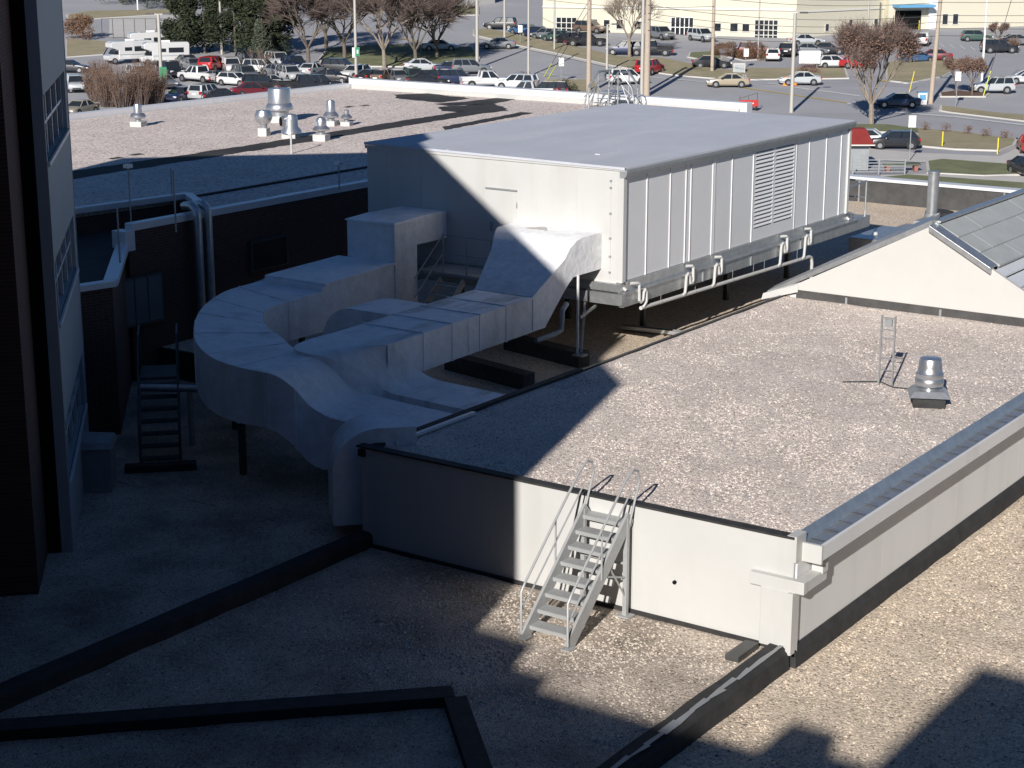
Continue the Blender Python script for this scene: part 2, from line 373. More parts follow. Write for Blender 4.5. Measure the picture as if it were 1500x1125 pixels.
# curb between the two front roofs
b = MB(); pr = [(11.93, -.3), (11.95, .06), (12.05, .13), (12.30, .15), (12.36, .02), (12.36, -.1)]
b.loft([[(x, y+random.uniform(-.012, .012), z+random.uniform(-.012, .012)) for y, z in pr] for x in [2+i*.6 for i in range(40)]]).build('roof_curb', M['black'], pod, world=True)
b = MB()
for i in range(18):
    x = 17 + i*.48; b.add([(x, 12.02+random.uniform(-.03, .05), .163), (x+.5, 12.02+random.uniform(-.03, .05), .163), (x+.5, 12.10+random.uniform(-.02, .06), .166), (x, 12.10+random.uniform(-.02, .06), .166)], [(0, 1, 2, 3)])
b.build('flashing_strip', M['galvd'], pod, world=True)
MB().box(24.6, 25.35, 12.5, 12.75, .02, .12).build('splash_block', M['flash'], pod, world=True)
b = MB(); pr = [(21.15, -.1), (21.17, .24), (21.25, .3), (21.5, .3), (21.58, .24), (21.6, -.1)]
b.loft([[(x, y+random.uniform(-.01, .01), z+random.uniform(-.01, .01)) for y, z in pr] for x in [4+i*.72 for i in range(31)]]).build('roof_curb', M['black'], pod, world=True)
u = Vector((-.7071, .7071, 0)); v_ = Vector((-.7071, -.7071, 0)); c0 = Vector((20.7, 15.55, 0))
b = MB(); b.beam(c0+Vector((0, 0, .08)), c0+u*12+Vector((0, 0, .08)), .42, .2); b.beam(c0+Vector((0, 0, .077))+v_*.215, c0+v_*9+Vector((0, 0, .077)), .36, .2)
b.build('roof_curb', M['black'], pod, world=True)
# far parapet
b = MB(); b.box(68.3, 68.6, -14, 34.6, -7.6, 1.72); b.build('parapet', M['flash'], pod, world=True)
MB().box(68.22, 68.85, -14, 34.7, 1.72, 1.84).build('coping', M['cop'], pod, world=True)
for i in range(10): MB().box(68.24, 68.3, 5+i*3.1, 5.06+i*3.1, .8, 1.7).build('flashing_seam', M['galvd'], pod, world=True)
# --- white raised block
blk = thing('raised_roof_block', 'white metal-clad raised block with pinkish gravel roof in the middle of the photo', 'building', (35, 17, -.25))
MB().box(25.62, 44, 12.02, 21.38, -.3, 1.86).build('core_wall', M['white_side'], blk, world=True)
sheet(MB(), 25.68, 44, 12.1, 21.3, 1.93, .6, .009).build('gravel_roof', M['grav_up'], blk, world=True)
# front wall cladding in sheets
ys = [21.42, 18.3, 15.15, 12.0]
for i in range(3): MB().box(25.55, 25.62, ys[i+1]+.002, ys[i]-.002, .06, 2.04).build('wall_panel', M['white'], blk, world=True)
xs = [25.62, 29.3, 33.0, 36.7, 40.4, 44.0]
for i in range(5): MB().box(xs[i]+.002, xs[i+1]-.002, 11.97, 12.02, .1, 1.62).build('wall_panel', M['white_side'], blk, world=True)
MB().box(25.50, 25.56, 11.9, 21.45, -.05, .07).build('base_flashing', M['black'], blk, world=True)
b = MB(); b.loft([[(x, 11.86, -.3), (x, 11.88, .0), (x, 11.95, .13), (x, 12.0, .13), (x, 12.0, -.3)] for x in [25.5+i*.74 for i in range(26)]]).build('base_flashing', M['black'], blk, world=True)
b = MB(); b.box(25.5, 25.72, 12.0, 21.5, 2.04, 2.075); b.build('edge_strip', M['black'], blk, world=True)
MB().box(25.5, 33.5, 21.3, 21.46, 1.86, 2.0).build('edge_strip', M['black'], blk, world=True)
MB().box(33.5, 44, 21.36, 21.44, 1.82, 1.95).build('edge_strip', M['flash'], blk, world=True)
MB().box(26.3, 29.0, 21.12, 21.22, 1.96, 2.02).build('membrane_strip', M['cop'], blk, world=True)['label'] = 'pale strip lying on the shaded gravel edge'
b = MB(); b.tube([(25.54, 14.27, .78), (25.50, 14.27, .78)], .035, 12); b.build('drain_outlet', M['dark'], blk, world=True)
# gutter
b = MB(); pr = [(12.13, 2.03), (12.1, 2.06), (12.03, 1.96), (11.98, 1.87), (11.72, 1.86), (11.70, 1.91), (11.68, 1.91), (11.66, 1.72), (12.0, 1.72), (12.02, 1.84)]
b.ext(pr, 0, 25.85, 44); b.build('gutter', M['galv'], blk, world=True)
MB().ext([(11.60, 1.66), (11.66, 1.62), (11.70, 1.62), (11.664, 1.92), (11.60, 1.92)], 0, 25.82, 44).build('gutter_fascia', M['white_side'], blk, world=True)
MB().box(25.76, 25.82, 11.60, 11.98, 1.60, 1.93).build('gutter_end_cap', M['white'], blk, world=True)
MB().box(25.535, 25.9, 11.96, 12.135, 1.62, 2.085).build('corner_post', M['white'], blk, world=True)
for i in range(32):
    x = 26.1 + i*.56; MB().box(x, x+.025, 11.72, 11.97, 1.885, 1.9).build('gutter_strap', M['flash'], blk, world=True)
# downpipe round the corner
b = MB(); b.box(26.1, 26.32, 11.72, 11.93, 1.3, 1.62); b.box(25.42, 26.32, 11.74, 11.96, 1.14, 1.34); b.box(25.40, 25.545, 11.73, 12.75, 1.135, 1.355)
b.build('drain_box', M['white'], blk, world=True, bev=.01)
MB().box(25.38, 25.545, 12.0, 12.52, .1, 1.155).build('downpipe', M['white'], blk, world=True, bev=.015)
MB().box(25.34, 25.60, 11.90, 12.0, .03, 1.14).build('corner_post', M['white'], blk, world=True)
# --- steel stair on the front wall
st = thing('steel_stair', 'short grey steel stair with looped handrails climbing the white wall in the sun', 'stairs', (24.4, 15.6, 0))
YL, YR = 16.05, 15.15
for y in (YL, YR):
    b = MB(); b.beam((23.42, y, .02), (25.42, y, 1.86), .055, .26); b.box(23.34, 23.56, y-.09, y+.09, .02, .04); b.build('stringer', M['stair'], st, world=True)
    b = MB(); b.box(25.28, 25.36, y-.04, y+.04, .02, 1.88); b.box(25.2, 25.44, y-.14, y+.14, .01, .03); b.build('leg', M['stair'], st, world=True)
for k in range(8):
    z = .2 + k*.222; x = 23.55 + (z-.02)/1.84*2.0 - .05
    b = MB(); b.box(x-.14, x+.16, YR+.02, YL-.02, z-.03, z+.012); b.box(x-.125, x-.105, YR+.02, YL-.02, z-.06, z+.016); b.build('tread', M['stair'], st, world=True)
for y in (YL+.03, YR-.03):
    b = MB()
    P = [(23.38, y, .1), (23.38, y, .88), (23.5, y, 1.02), (24.45, y, 1.9), (25.2, y, 2.58), (25.45, y, 2.72), (25.62, y, 2.66), (25.68, y, 2.45), (25.5, y, 2.05), (25.36, y, 1.75)]
    b.tube(P, .023, 8); b.build('handrail', M['stair'], st, smooth=True, world=True)
    b = MB(); b.tube([(23.38, y, .55), (23.5, y, .62), (24.45, y, 1.48), (25.36, y, 2.3)], .016, 6); b.tube([(24.45, y, .97), (24.45, y, 1.9)], .018, 6)
    b.build('mid_rail', M['stair'], st, world=True)
b = MB(); b.beam((24.6, YL, .98), (25.3, YL, .75), .03, .03); b.beam((24.6, YR, .98), (25.3, YR, .75), .03, .03); b.beam((24.75, YR, 1.1), (25.3, YR, .4), .025, .025)
b.beam((25.32, YR, 1.0), (25.32, YL, 1.0), .04, .04); b.build('brace', M['stair'], st, world=True)
# --- exhaust vent and ladder on the raised roof
def roofvent(name, label, loc, prof, curb, curbm, drumm, plate=None, cat='vent', group=None, rz=.3):
    t = thing(name, label, cat, loc, rz, group)
    cw, chh = curb
    MB().box(-cw/2, cw/2, -cw/2, cw/2, -.03, chh).build('curb', curbm, t, bev=.01)
    if plate: MB().hexa([(-plate/2,-plate/2,chh),(plate/2,-plate/2,chh),(plate/2,plate/2,chh),(-plate/2,plate/2,chh),(-plate*.36,-plate*.36,chh+.12),(plate*.36,-plate*.36,chh+.12),(plate*.36,plate*.36,chh+.12),(-plate*.36,plate*.36,chh+.12)]).build('base_plate', M['galv'], t)
    MB().lathe([(r, z+chh) for r, z in prof], n=24).build('hood', drumm, t, smooth=True)
    return t
t = roofvent('exhaust_fan', 'shiny aluminium drum exhaust fan on a black curb beside the small ladder', (35.35, 13.6, 1.95),
         [(.2, .1), (.2, .2), (.29, .2), (.31, .24), (.31, .34), (.285, .37), (.30, .40), (.30, .47), (.27, .50), (.25, .62), (.235, .78), (.22, .80), (.02, .815)], (.68, .22), M['black'], M['alu'], .86, 'fan', rz=.45)
MB().box(.3, .36, -.04, .04, .5, .58).build('latch', M['galvd'], t)
ld = thing('roof_ladder', 'small upright galvanised ladder standing on the gravel near the drum fan', 'ladder', (36.3, 15.0, 1.95))
for y in (.16, -.16): MB().box(-.02, .02, y-.018, y+.018, -.02, 1.6).build('rail', M['galv'], ld)
for z in (.35, .62, 1.08, 1.28, 1.55): MB().tube([(0, -.16, z), (0, .16, z)], .014, 6).build('rung', M['galv'], ld)
MB().box(-.02, .03, -.09, .09, 1.35, 1.52).build('bracket', M['galvd'], ld)
b = MB(); b.tube([(36.0, 15.9, 1.96), (36.2, 15.6, 1.97), (36.5, 15.2, 1.965), (36.2, 14.8, 1.965), (36.25, 14.4, 1.965)], .012, 5)
tag(b.build('ground_cable', M['wire']), 'thin dark cable lying on the gravel at the foot of the ladder', 'cable')

# ================================================================ GABLED WHITE BUILDING
gb = thing('gabled_building', 'low white gable end with grey sheet roof at the right edge of the photo', 'building', (52, 17, .8))
GX, AY, AZ_, SL = 44.0, 17.16, 4.3, .548
def rz_(y): return AZ_ - abs(y-AY)*SL
poly = [(21.35, rz_(21.35)), (AY, AZ_), (13.0, rz_(13.0)), (8.0, rz_(8.0)+1.2), (8, 2.16), (21.0, 2.16)]
poly = [(21.3, 2.1), (AY, AZ_), (13.2, rz_(13.2)), (13.2, 2.16), (21.3, 2.16)]
MB().ext([(21.6, 1.98), (AY, AZ_), (13.3, rz_(13.3)), (13.0, 2.16), (20.9, 2.16)], 0, GX, GX+.12).build('gable_wall', M['cream'], gb, world=True)
MB().box(GX-.02, GX+.1, 13, 20.95, 1.8, 2.158).build('base_flashing', M['flash'], gb, world=True)
MB().box(GX+.12, 66, 13.1, 21.2, -.2, 2.0).build('wall', M['white_side'], gb, world=True)
b = MB()
for k in range(3): b.box(GX-.045, GX-.02, 19.4-k*2.7, 19.46-k*2.7, 1.84, 2.12)
b.build('flashing_seam', M['galvd'], gb, world=True)
# left rake coping (grey) and right rake trim
MB().loft([[(GX+.10, 21.9, 1.88), (GX+.62, 21.9, 1.88), (GX+.62, 21.9, 2.08), (GX+.10, 21.9, 2.0)], [(GX+.10, AY, AZ_+.0), (GX+.62, AY, AZ_), (GX+.62, AY, AZ_+.30), (GX+.10, AY, AZ_+.16)]]).build('rake_coping', M['galv'], gb, world=True)
MB().loft([[(GX-.06, 22.0, 1.76), (GX+.1, 22.0, 1.76), (GX+.1, 21.95, 1.95), (GX-.06, 21.95, 1.95)], [(GX-.03, 20.9, 2.1), (GX+.1, 20.9, 2.1), (GX+.1, 20.9, 2.36), (GX-.03, 20.9, 2.32)]]).build('rake_end', M['white'], gb, world=True)
EY = 15.42
MB().loft([[(GX-.12, AY, AZ_-.12), (GX+.4, AY, AZ_-.12), (GX+.4, AY, AZ_+.06), (GX-.12, AY, AZ_+.05)], [(GX-.12, EY, rz_(EY)-.12), (GX+.4, EY, rz_(EY)-.12), (GX+.4, EY, rz_(EY)+.06), (GX-.12, EY, rz_(EY)+.05)]]).build('rake_trim', M['galv'], gb, world=True, bev=.01)
# sheet panels of the right slope, laid in courses
for c in range(3):
    y0 = AY-.02 - c*.62; y1 = y0 - .62
    y1 = max(y1, EY-.05)
    x = GX+.42 - (c % 2)*.0; k = 0
    while x < 64:
        L = 1.75 if not (k == 0 and c % 2) else .9
        dz = .004*(k % 2)
        MB().hexa([(x+.008, y1+.006, rz_(y1)+.03), (x+L-.008, y1+.006, rz_(y1)+.03), (x+L-.008, y0-.006, rz_(y0)+.0), (x+.008, y0-.006, rz_(y0)+.0),
                   (x+.008, y1+.006, rz_(y1)+.085+dz), (x+L-.008, y1+.006, rz_(y1)+.085+dz), (x+L-.008, y0-.006, rz_(y0)+.055+dz), (x+.008, y0-.006, rz_(y0)+.055+dz)]).build('roof_panel', M['tile'], gb, world=True)
        x += L; k += 1
MB().loft([[(x, AY+.02, AZ_-.1), (x, EY, rz_(EY)-.1), (x, EY, rz_(EY)+.03), (x, AY+.02, AZ_+.01)] for x in (GX+.13, 65)]).build('roof_deck', M['tile'], gb, world=True)
MB().loft([[(x, 22.0, rz_(22.0)-.06), (x, AY, AZ_-.1), (x, AY, AZ_+.04), (x, 22.0, rz_(22.0)+.04)] for x in (GX+.62, 65)]).build('roof_deck', M['tile'], gb, world=True)
MB().beam((GX+.4, AY, AZ_+.08), (65, AY, AZ_+.08), .24, .05).build('ridge_cap', M['galv'], gb, world=True)
MB().loft([[(x, EY+.02, rz_(EY)-.12), (x, EY-.28, rz_(EY)-.22), (x, EY-.28, rz_(EY)-.17), (x, EY+.02, rz_(EY)-.05)] for x in (GX+.12, 65)]).build('eave_trim', M['cop'], gb, world=True)
for k in range(5):
    y0 = EY-.30-k*.42; y1 = y0-.38
    MB().loft([[(x, y0, rz_(y0)-.12), (x, y1, rz_(y1)-.12), (x, y1, rz_(y1)-.06), (x, y1+.08, rz_(y1)-.02), (x, y0, rz_(y0)-.08)] for x in (GX+.14, 65)]).build('roof_rib', M['cop'], gb, world=True)
fl = thing('flue_pipe', 'tall galvanised flue pipe rising just beyond the gable peak', 'pipe', (45.2, 17.62, 3.9))
MB().lathe([(.17, 0), (.17, .5), (.15, .5), (.15, 1.65), (.17, 1.65), (.17, 1.7), (.02, 1.72)], n=16).build('shaft', M['galv'], fl, smooth=True)
MB().lathe([(.19, .45), (.19, .55)], n=16).build('collar', M['galvd'], fl)
t = thing('roof_unit', 'grey box unit with a black round fan cap behind the gable peak', 'air unit', (59.5, 22.9, .8))
MB().box(-.9, .9, -.6, .6, 0, 1.1).build('cabinet', M['galvd'], t, bev=.02)
MB().lathe([(.4, 1.1), (.42, 1.25), (.5, 1.28), (.5, 1.36), (.25, 1.42), (.02, 1.42)], n=20).build('fan_cap', M['black'], t, smooth=True)

# ================================================================ PENTHOUSE
PX, PY, PXE, PYE = 38.5, 23.35, 52.5, 31.8
ph = thing('mechanical_penthouse', 'long white and pale grey rooftop penthouse raised on a steel frame', 'penthouse', (45.5, 27.5, .8))
MB().box(PX+.05, PXE, PY+.06, PYE, 2.93, 5.9).build('core_wall', M['panel'], ph, world=True)
MB().box(PX, PX+.05, PY+.08, PYE, 2.95, 5.98).build('end_wall', M['white'], ph, world=True)
rf = MB(); rf.hexa([(PX-.06, PY-.1, 5.93), (PXE+.1, PY-.1, 5.90), (PXE+.1, PYE+.06, 5.96), (PX-.06, PYE+.06, 6.0), (PX-.06, PY-.1, 6.0), (PXE+.1, PY-.1, 5.97), (PXE+.1, PYE+.06, 6.03), (PX-.06, PYE+.06, 6.07)])
rf.build('roof', M['proof'], ph, world=True, bev=.01)
b = MB()
for k in range(1, 7):
    x = PX + k*2; b.box(x-.03, x+.03, PY-.05, PYE, 5.99, 6.075 if k % 2 else 6.06)
b = MB()
for k in range(1, 6): y = PY + k*1.4; b.hexa([(PX, y-.04, 6.0), (PXE, y-.04, 5.97), (PXE, y+.04, 5.98), (PX, y+.04, 6.0), (PX, y-.04, 6.001+.0135*k), (PXE, y-.04, 5.972+.0125*k), (PXE, y+.04, 5.973+.0125*k), (PX, y+.04, 6.002+.0135*k)])
b.build('roof_seam', M['proof'], ph, world=True)
xs = [38.68, 39.75, 40.98, 41.84, 42.12, 43.36, 43.48, 44.5, 45.81, 48.62, 49.53, 50.75, 51.86, 52.4]
for i in range(len(xs)-1):
    w_ = xs[i+1]-xs[i]
    if abs(xs[i]-45.81) < .01: continue
    m = M['rib'] if w_ < .2 else M['panel']
    MB().box(xs[i]+.012, xs[i+1]-.012, PY-.0 if w_ > .2 else PY-.02, PY+.06, 3.0, 5.72).build('side_panel' if w_ > .2 else 'panel_joint', m, ph, world=True)
for x in xs[1:-1]: MB().box(x-.018, x+.018, PY-.022, PY+.03, 3.0, 5.72).build('joint_strip', M['rib'], ph, world=True)
# louvre
b = MB(); b.box(45.84, 48.6, PY+.02, PY+.055, 3.0, 5.72); b.build('louvre_backing', M['dark'], ph, world=True)
lf = MB()
lf.box(45.84, 48.59, PY-.01, PY+.03, 3.0, 3.36); lf.box(45.84, 48.59, PY-.01, PY+.03, 5.62, 5.72)
for x in (45.9, 47.17, 48.52): lf.box(x-.06, x+.06, PY-.012, PY+.02, 3.36, 5.62)
fr = lf.build('louvre_frame', M['panel'], ph, world=True)
for c, (a0, a1) in enumerate(((45.96, 47.11), (47.23, 48.46))):
    for k in range(19):
        z = 3.40 + k*.117
        MB().hexa([(a0, PY-.02, z), (a1, PY-.02, z), (a1, PY+.02, z+.065), (a0, PY+.02, z+.065), (a0, PY-.02, z+.02), (a1, PY-.02, z+.02), (a1, PY+.02, z+.085), (a0, PY+.02, z+.085)]).build('louvre_slat', M['rib'], ph, world=True)
# trims
MB().box(PX-.02, PX+.16, PY-.06, PY+.10, 2.9, 5.86).build('corner_trim', M['white'], ph, world=True, bev=.015)
MB().box(52.36, 52.52, PY-.06, PY+.10, 2.9, 5.86).build('corner_trim', M['white'], ph, world=True, bev=.015)
MB().ext([(PY-.12, 5.74), (PY-.02, 5.72), (PY+.06, 5.72), (PY+.06, 5.93), (PY-.16, 5.93), (PY-.16, 5.86)], 0, PX-.03, 52.6).build('eave_gutter', M['galvd'], ph, world=True)
MB().box(PX-.035, PX-.0, PY-.1, PYE+.05, 5.9, 5.985).build('roof_edge', M['white'], ph, world=True)
b = MB()
for x, y, a in ((PX+.07, PY-.02, 1), (52.44, PY-.02, -1)): b.tube([(x, y, 2.98), (x, y-.0, 2.86), (x-.0, y-.12, 2.78)], .045, 8)
b.build('downspout_elbow', M['white'], ph, world=True)
for z in (5.6, 5.42, 4.75, 4.1, 3.62, 3.2): MB().box(PX-.03, PX+.0, PY+.30, PY+.36, z, z+.05).build('bolt', M['galvd'], ph, world=True)
MB().box(PX-.012, PX+.0, PY+.32, PY+.34, 3.0, 5.6).build('joint_strip', M['white'], ph, world=True)
for y in (24.75, 26.0, 28.6, 29.9, 31.1): MB().box(PX-.006, PX, y-.012, y+.012, 2.97, 5.9).build('joint_strip', M['white'], ph, world=True)
M['patch'] = mat('roof_repair_patch', (.55, .565, .60), .7, var=.15, vscale=3)
for (x0, x1, y0, y1) in ((40.2, 41.3, 25.1, 25.25), (43, 44.6, 27.3, 27.42), (46.2, 46.9, 24.6, 25.2), (48.5, 50.2, 28.0, 28.1), (41.5, 42.1, 28.7, 29.1))[:1]:
    za = 6.012 + .0088*(y0-PY) - .0022*(x0-PX); MB().box(x0, x1, y0, y1, 5.95, za+.012).build('repair_patch', M['patch'], ph, world=True)
dr = MB().box(PX-.012, PX, 26.65, 27.62, 3.05, 5.08).build('door', M['white'], ph, world=True)
MB().box(PX-.04, PX-.0, 26.62, 27.66, 5.10, 5.14).build('drip_edge', M['galvd'], dr, world=True)
MB().box(PX-.06, PX-.012, 27.44, 27.50, 3.95, 4.2).build('handle', M['galvd'], dr, world=True)
b = MB(); b.box(PX-.018, PX-.012, 26.62, 26.65, 4.65, 4.8); b.box(PX-.018, PX-.012, 26.62, 26.65, 3.75, 3.9); b.build('hinge', M['galvd'], dr, world=True)
# base frame
b = MB(); b.box(PX-.1, 54.1, PY-.14, PY-.02, 2.35, 2.72); b.box(PX-.1, 53.0, PY-.2, PY-.0, 2.70, 2.74); b.box(PX-.1, 52.6, PY-.06, PY+.08, 2.74, 2.99); b.build('base_beam', M['galv'], ph, world=True)
b = MB(); b.box(PX-.16, PX-.02, PY-.145, PYE, 2.40, 2.695); b.box(PX-.115, PX+.08, PY-.065, PYE, 2.745, 2.948); b.build('base_beam', M['galv'], ph, world=True)
b = MB(); b.box(52.5, 54.1, PY-.02, PY+3, 2.5, 2.7); b.build('end_platform', M['galvd'], ph, world=True)
b = MB()
for k in range(7): b.box(PX+.3+k*2.4, PX+.42+k*2.4, PY, PYE, 2.3, 2.68)
b.box(PX, 53, PY, PYE, 2.7, 2.93); b.build('floor_beam', M['galvd'], ph, world=True)
for x in (42.4, 47.4, 51.6):
    for y in (PY+1.6, 27.5, PYE-.4):
        b = MB(); b.box(x-.07, x+.07, y-.07, y+.07, .8, 2.4); b.beam((x, y, 1.3), (x+.8, y, 2.35), .05, .05); b.build('leg', M['flash'], ph, world=True)
for x in (42.7, 45.6, 48.9): MB().box(x-.04, x+.04, PY-.17, PY-.14, 2.36, 2.74).build('splice_plate', M['galvd'], ph, world=True)
# condensate pipes with traps
pp = MB(); pp.tube([(39.25, PY-.18, 2.20), (45, PY-.18, 2.10), (49.45, PY-.18, 2.03), (49.62, PY-.18, 1.98), (49.68, PY-.18, 1.82), (49.68, PY-.18, .82)], .052, 10)
pp.build('drain_header', M['white'], ph, smooth=True, world=True)
for i, x in enumerate((38.95, 41.55, 43.2, 47.35, 49.0)):
    y = PY-.2; zt = 2.93; m = MB()
    zb = 2.2 - (x-39.3)*.0165
    if i == 0: P = [(x-.15, y+.08, zt), (x, y-.03, zt), (x+.12, y-.03, zt-.03), (x+.14, y-.03, 2.45), (x+.22, y-.03, 2.38), (x+.32, y-.03, 2.42), (x+.36, y-.03, 2.62), (x+.43, y-.03, 2.68), (x+.5, y-.03, 2.62), (x+.5, y-.03, 2.36), (x+.38, y-.0, zb)]
    else: P = [(x+.2, y+.08, zt), (x+.34, y-.03, zt), (x+.42, y-.03, zt-.04), (x+.42, y-.03, 2.52), (x+.36, y-.03, 2.44), (x+.28, y-.03, 2.46), (x+.24, y-.03, 2.66), (x+.14, y-.03, 2.74), (x+.04, y-.03, 2.68), (x+.02, y-.03, 2.4), (x, y-.02, zb+.06), (x-.1, y+.0, zb)]
    m.tube(P, .042, 8); m.build('trap_pipe', M['white'], ph, smooth=True, world=True)
for x in (40.3, 42.2, 44.4, 45.7, 46.4, 48.6):
    zb = 2.2 - (x-39.3)*.0165
    m = MB(); m.tube([(x, PY-.18, zb+.05), (x, PY-.18, 2.4)], .008, 4); m.lathe([(.062, -.02), (.062, .02)], (x, PY-.18, zb), 8); m.build('pipe_hanger', M['galvd'], ph, world=True)
# railing at the far end
b = MB()
for (x, y) in ((54.0, PY), (54.0, PY+1.4), (54.0, PY+2.8)): b.tube([(x, y, 2.7), (x, y, 3.85)], .03, 6)
b.tube([(52.6, PY, 3.8), (54, PY, 3.85), (54, PY+2.8, 3.85)], .03, 6); b.tube([(54, PY, 3.3), (54, PY+2.8, 3.3)], .02, 6); b.build('end_railing', M['galv'], ph, world=True)
# landing with railing at the door
b = MB(); b.box(37.2, PX-.17, 26.4, 29.0, 2.86, 2.93); b.build('landing', M['galvd'], ph, world=True)
b = MB()
for (x, y) in ((37.25, 26.6), (37.25, 27.4), (37.25, 28.2), (38.3, 26.45)): b.tube([(x, y, 2.9), (x, y, 3.95)], .022, 6)
for z in (3.95, 3.45): b.tube([(38.4, 26.45, z), (37.25, 26.6, z), (37.25, 28.2, z), (36.0, 28.2, z-1.0)], .02, 6)
b.build('landing_rail', M['galvd'], ph, world=True)
b = MB()
for k in range(9): b.box(36.9-k*.26, 37.15-k*.26, 27.5, 28.2, 2.62-k*.22, 2.65-k*.22)
b.beam((37.2, 27.47, 2.75), (34.9, 27.47, .85), .04, .2); b.beam((37.2, 28.22, 2.75), (34.9, 28.22, .85), .04, .2)
b.build('access_stair', M['galvd'], ph, world=True)
t = thing('duct_box', 'galvanised duct box lying low behind the gable, past the end of the penthouse', 'duct', (57.5, 23.8, .8), 0)
MB().box(-2.0, .9, -.55, .75, .25, .85).build('casing', M['galv'], t, bev=.02)
b = MB()
for x in (-1.7, -.5, .6): b.box(x-.05, x+.05, -.5, .7, 0, .25)
b.build('support', M['galvd'], t); MB().lathe([(.07, .85), (.07, .92), (.02, .94)], (-1.0, .2, 0), 10).build('port', M['white'], t)
MB().box(.9, 2.4, -.2, .5, .3, .75).build('transition', M['galvd'], t, bev=.02)
# loose channel on gravel, sleepers
t = tag(MB().ext([(-.12, 0), (.12, 0), (.12, .1), (.09, .1), (.09, .03), (-.09, .03), (-.09, .1), (-.12, .1)], 0, -1.0, 1.0).build('steel_channel', M['galv']), 'loose galvanised channel lying on sunlit gravel below the penthouse pipes', 'channel')
t.location = (42.1, 24.45, .86); t.rotation_euler = (0, 0, R(-82))
for (x, y, L, lab, rz) in ((38.0, 25.35, 2.9, 'black timber sleeper under the grey post of the near duct', 90), (35.3, 25.3, 3.0, 'black timber sleeper lying under the middle of the near duct', 90)):
    o = tag(MB().box(-L/2, L/2, -.2, .2, 0, .42).build('timber_sleeper', M['wood'], bev=.015), lab, 'sleeper', 'timber sleepers under the duct'); o.location = (x, y, .79); o.rotation_euler = (0, 0, R(rz-12))

# ================================================================ DUCTS
da = thing('curved_duct', 'large white duct that bends round on the left and drops to the raised block', 'duct', (31, 27, 0))
db = thing('straight_duct', 'straight white duct with patchy stained top coming from the sunlit penthouse hood', 'duct', (33, 25, 0))
def ring(inn, out, zt, h): return [(inn[0], inn[1], zt-h), (out[0], out[1], zt-h), (out[0], out[1], zt), (inn[0], inn[1], zt)]
# A: hood box, riser
MB().loft([ring((38.49, 28.98), (38.49, 30.6), 4.36, .75), ring((37.1, 28.98), (37.1, 30.6), 4.36, .75)]).build('hood_arm', M['duct'], da, world=True, bev=.02)
MB().box(36.15, 37.12, 28.97, 30.62, 2.0, 4.30).build('riser', M['duct'], da, world=True, bev=.015)
MB().hexa([(36.1, 28.93, 4.28), (37.15, 28.93, 4.28), (37.15, 30.66, 4.28), (36.1, 30.66, 4.28), (36.12, 28.95, 4.34), (37.13, 28.95, 4.38), (37.13, 30.64, 4.36), (36.12, 30.64, 4.31)]).build('riser_lid', M['duct'], da, world=True)
MB().loft([ring((36.16, 29.0), (36.16, 30.9), 3.22, 1.2), ring((33.2, 29.0), (33.2, 31.0), 3.1, 1.1)]).build('run_section', M['duct'], da, world=True, bev=.015)
MB().loft([ring((36.14, 28.96), (36.14, 30.94), 3.27, .06), ring((33.3, 28.96), (33.3, 31.04), 3.17, .07)]).build('run_lid', M['duct'], da, world=True)
st_ = [((33.22, 29.0), (33.6, 31.25), 2.98, 1.05), ((31.6, 29.0), (32.3, 31.3), 2.93, 1.0), ((30.75, 28.75), (31.3, 30.95), 2.91, 1.02), ((30.05, 28.1), (30.2, 30.3), 2.9, 1.08), ((29.5, 27.4), (28.9, 29.25), 2.9, 1.15), ((29.1, 26.7), (27.6, 27.9), 2.9, 1.22), ((28.6, 26.0), (26.75, 26.6), 2.9, 1.25), ((28.3, 25.4), (26.45, 25.6), 2.9, 1.25), ((28.2, 24.95), (26.4, 24.75), 2.9, 1.2)]
# finer bend by Catmull-Rom
def cr(A, n=4):
    out = []
    for i in range(len(A)-1):
        p = [A[max(i-1, 0)], A[i], A[i+1], A[min(i+2, len(A)-1)]]
        for k in range(n):
            t = k/n
            out.append([.5*((2*p[1][j]) + (-p[0][j]+p[2][j])*t + (2*p[0][j]-5*p[1][j]+4*p[2][j]-p[3][j])*t*t + (-p[0][j]+3*p[1][j]-3*p[2][j]+p[3][j])*t**3) for j in range(len(p[0]))])
    out.append(list(A[-1])); return out
flat_ = cr([(a[0][0], a[0][1], a[1][0], a[1][1], a[2], a[3]) for a in st_], 4)
wob = lambda: random.uniform(-.012, .012)
# top surface subdivided across so it undulates slightly
def ductloft(F_, name, par, mtl, na=6):
    rings = []
    for (ix, iy, ox, oy, zt, h) in F_:
        r_ = [(ix, iy, zt-h), (ox, oy, zt-h)]
        for k in range(na+1):
            t = k/na; r_.append((ox+(ix-ox)*t, oy+(iy-oy)*t, zt + (wob() if 0 < k < na else 0)))
        rings.append(r_)
    return MB().loft(rings).build(name, mtl, par, smooth=True, world=True)
ductloft(flat_, 'bend_section', da, M['duct'])
dropA = cr([(28.2, 24.97, 26.4, 24.77, 2.9, 1.2), (28.25, 24.7, 26.47, 24.45, 2.85, 1.25), (28.45, 24.45, 26.65, 24.15, 2.6, 1.3), (28.75, 24.25, 26.9, 23.95, 2.2, 1.3), (29.0, 24.0, 27.08, 23.65, 1.97, 1.2), (29.03, 23.6, 27.1, 23.3, 1.93, 1.1)], 3)
ductloft(dropA, 'drop_section', da, M['duct'])
ductloft([(29.03, 23.62, 27.1, 23.32, 1.93, 1.1), (29.0, 22.6, 27.1, 22.5, 1.9, 1.1), (29.0, 21.4, 27.1, 21.4, 1.88, 1.1)], 'outlet_section', da, M['duct'])
b = MB()
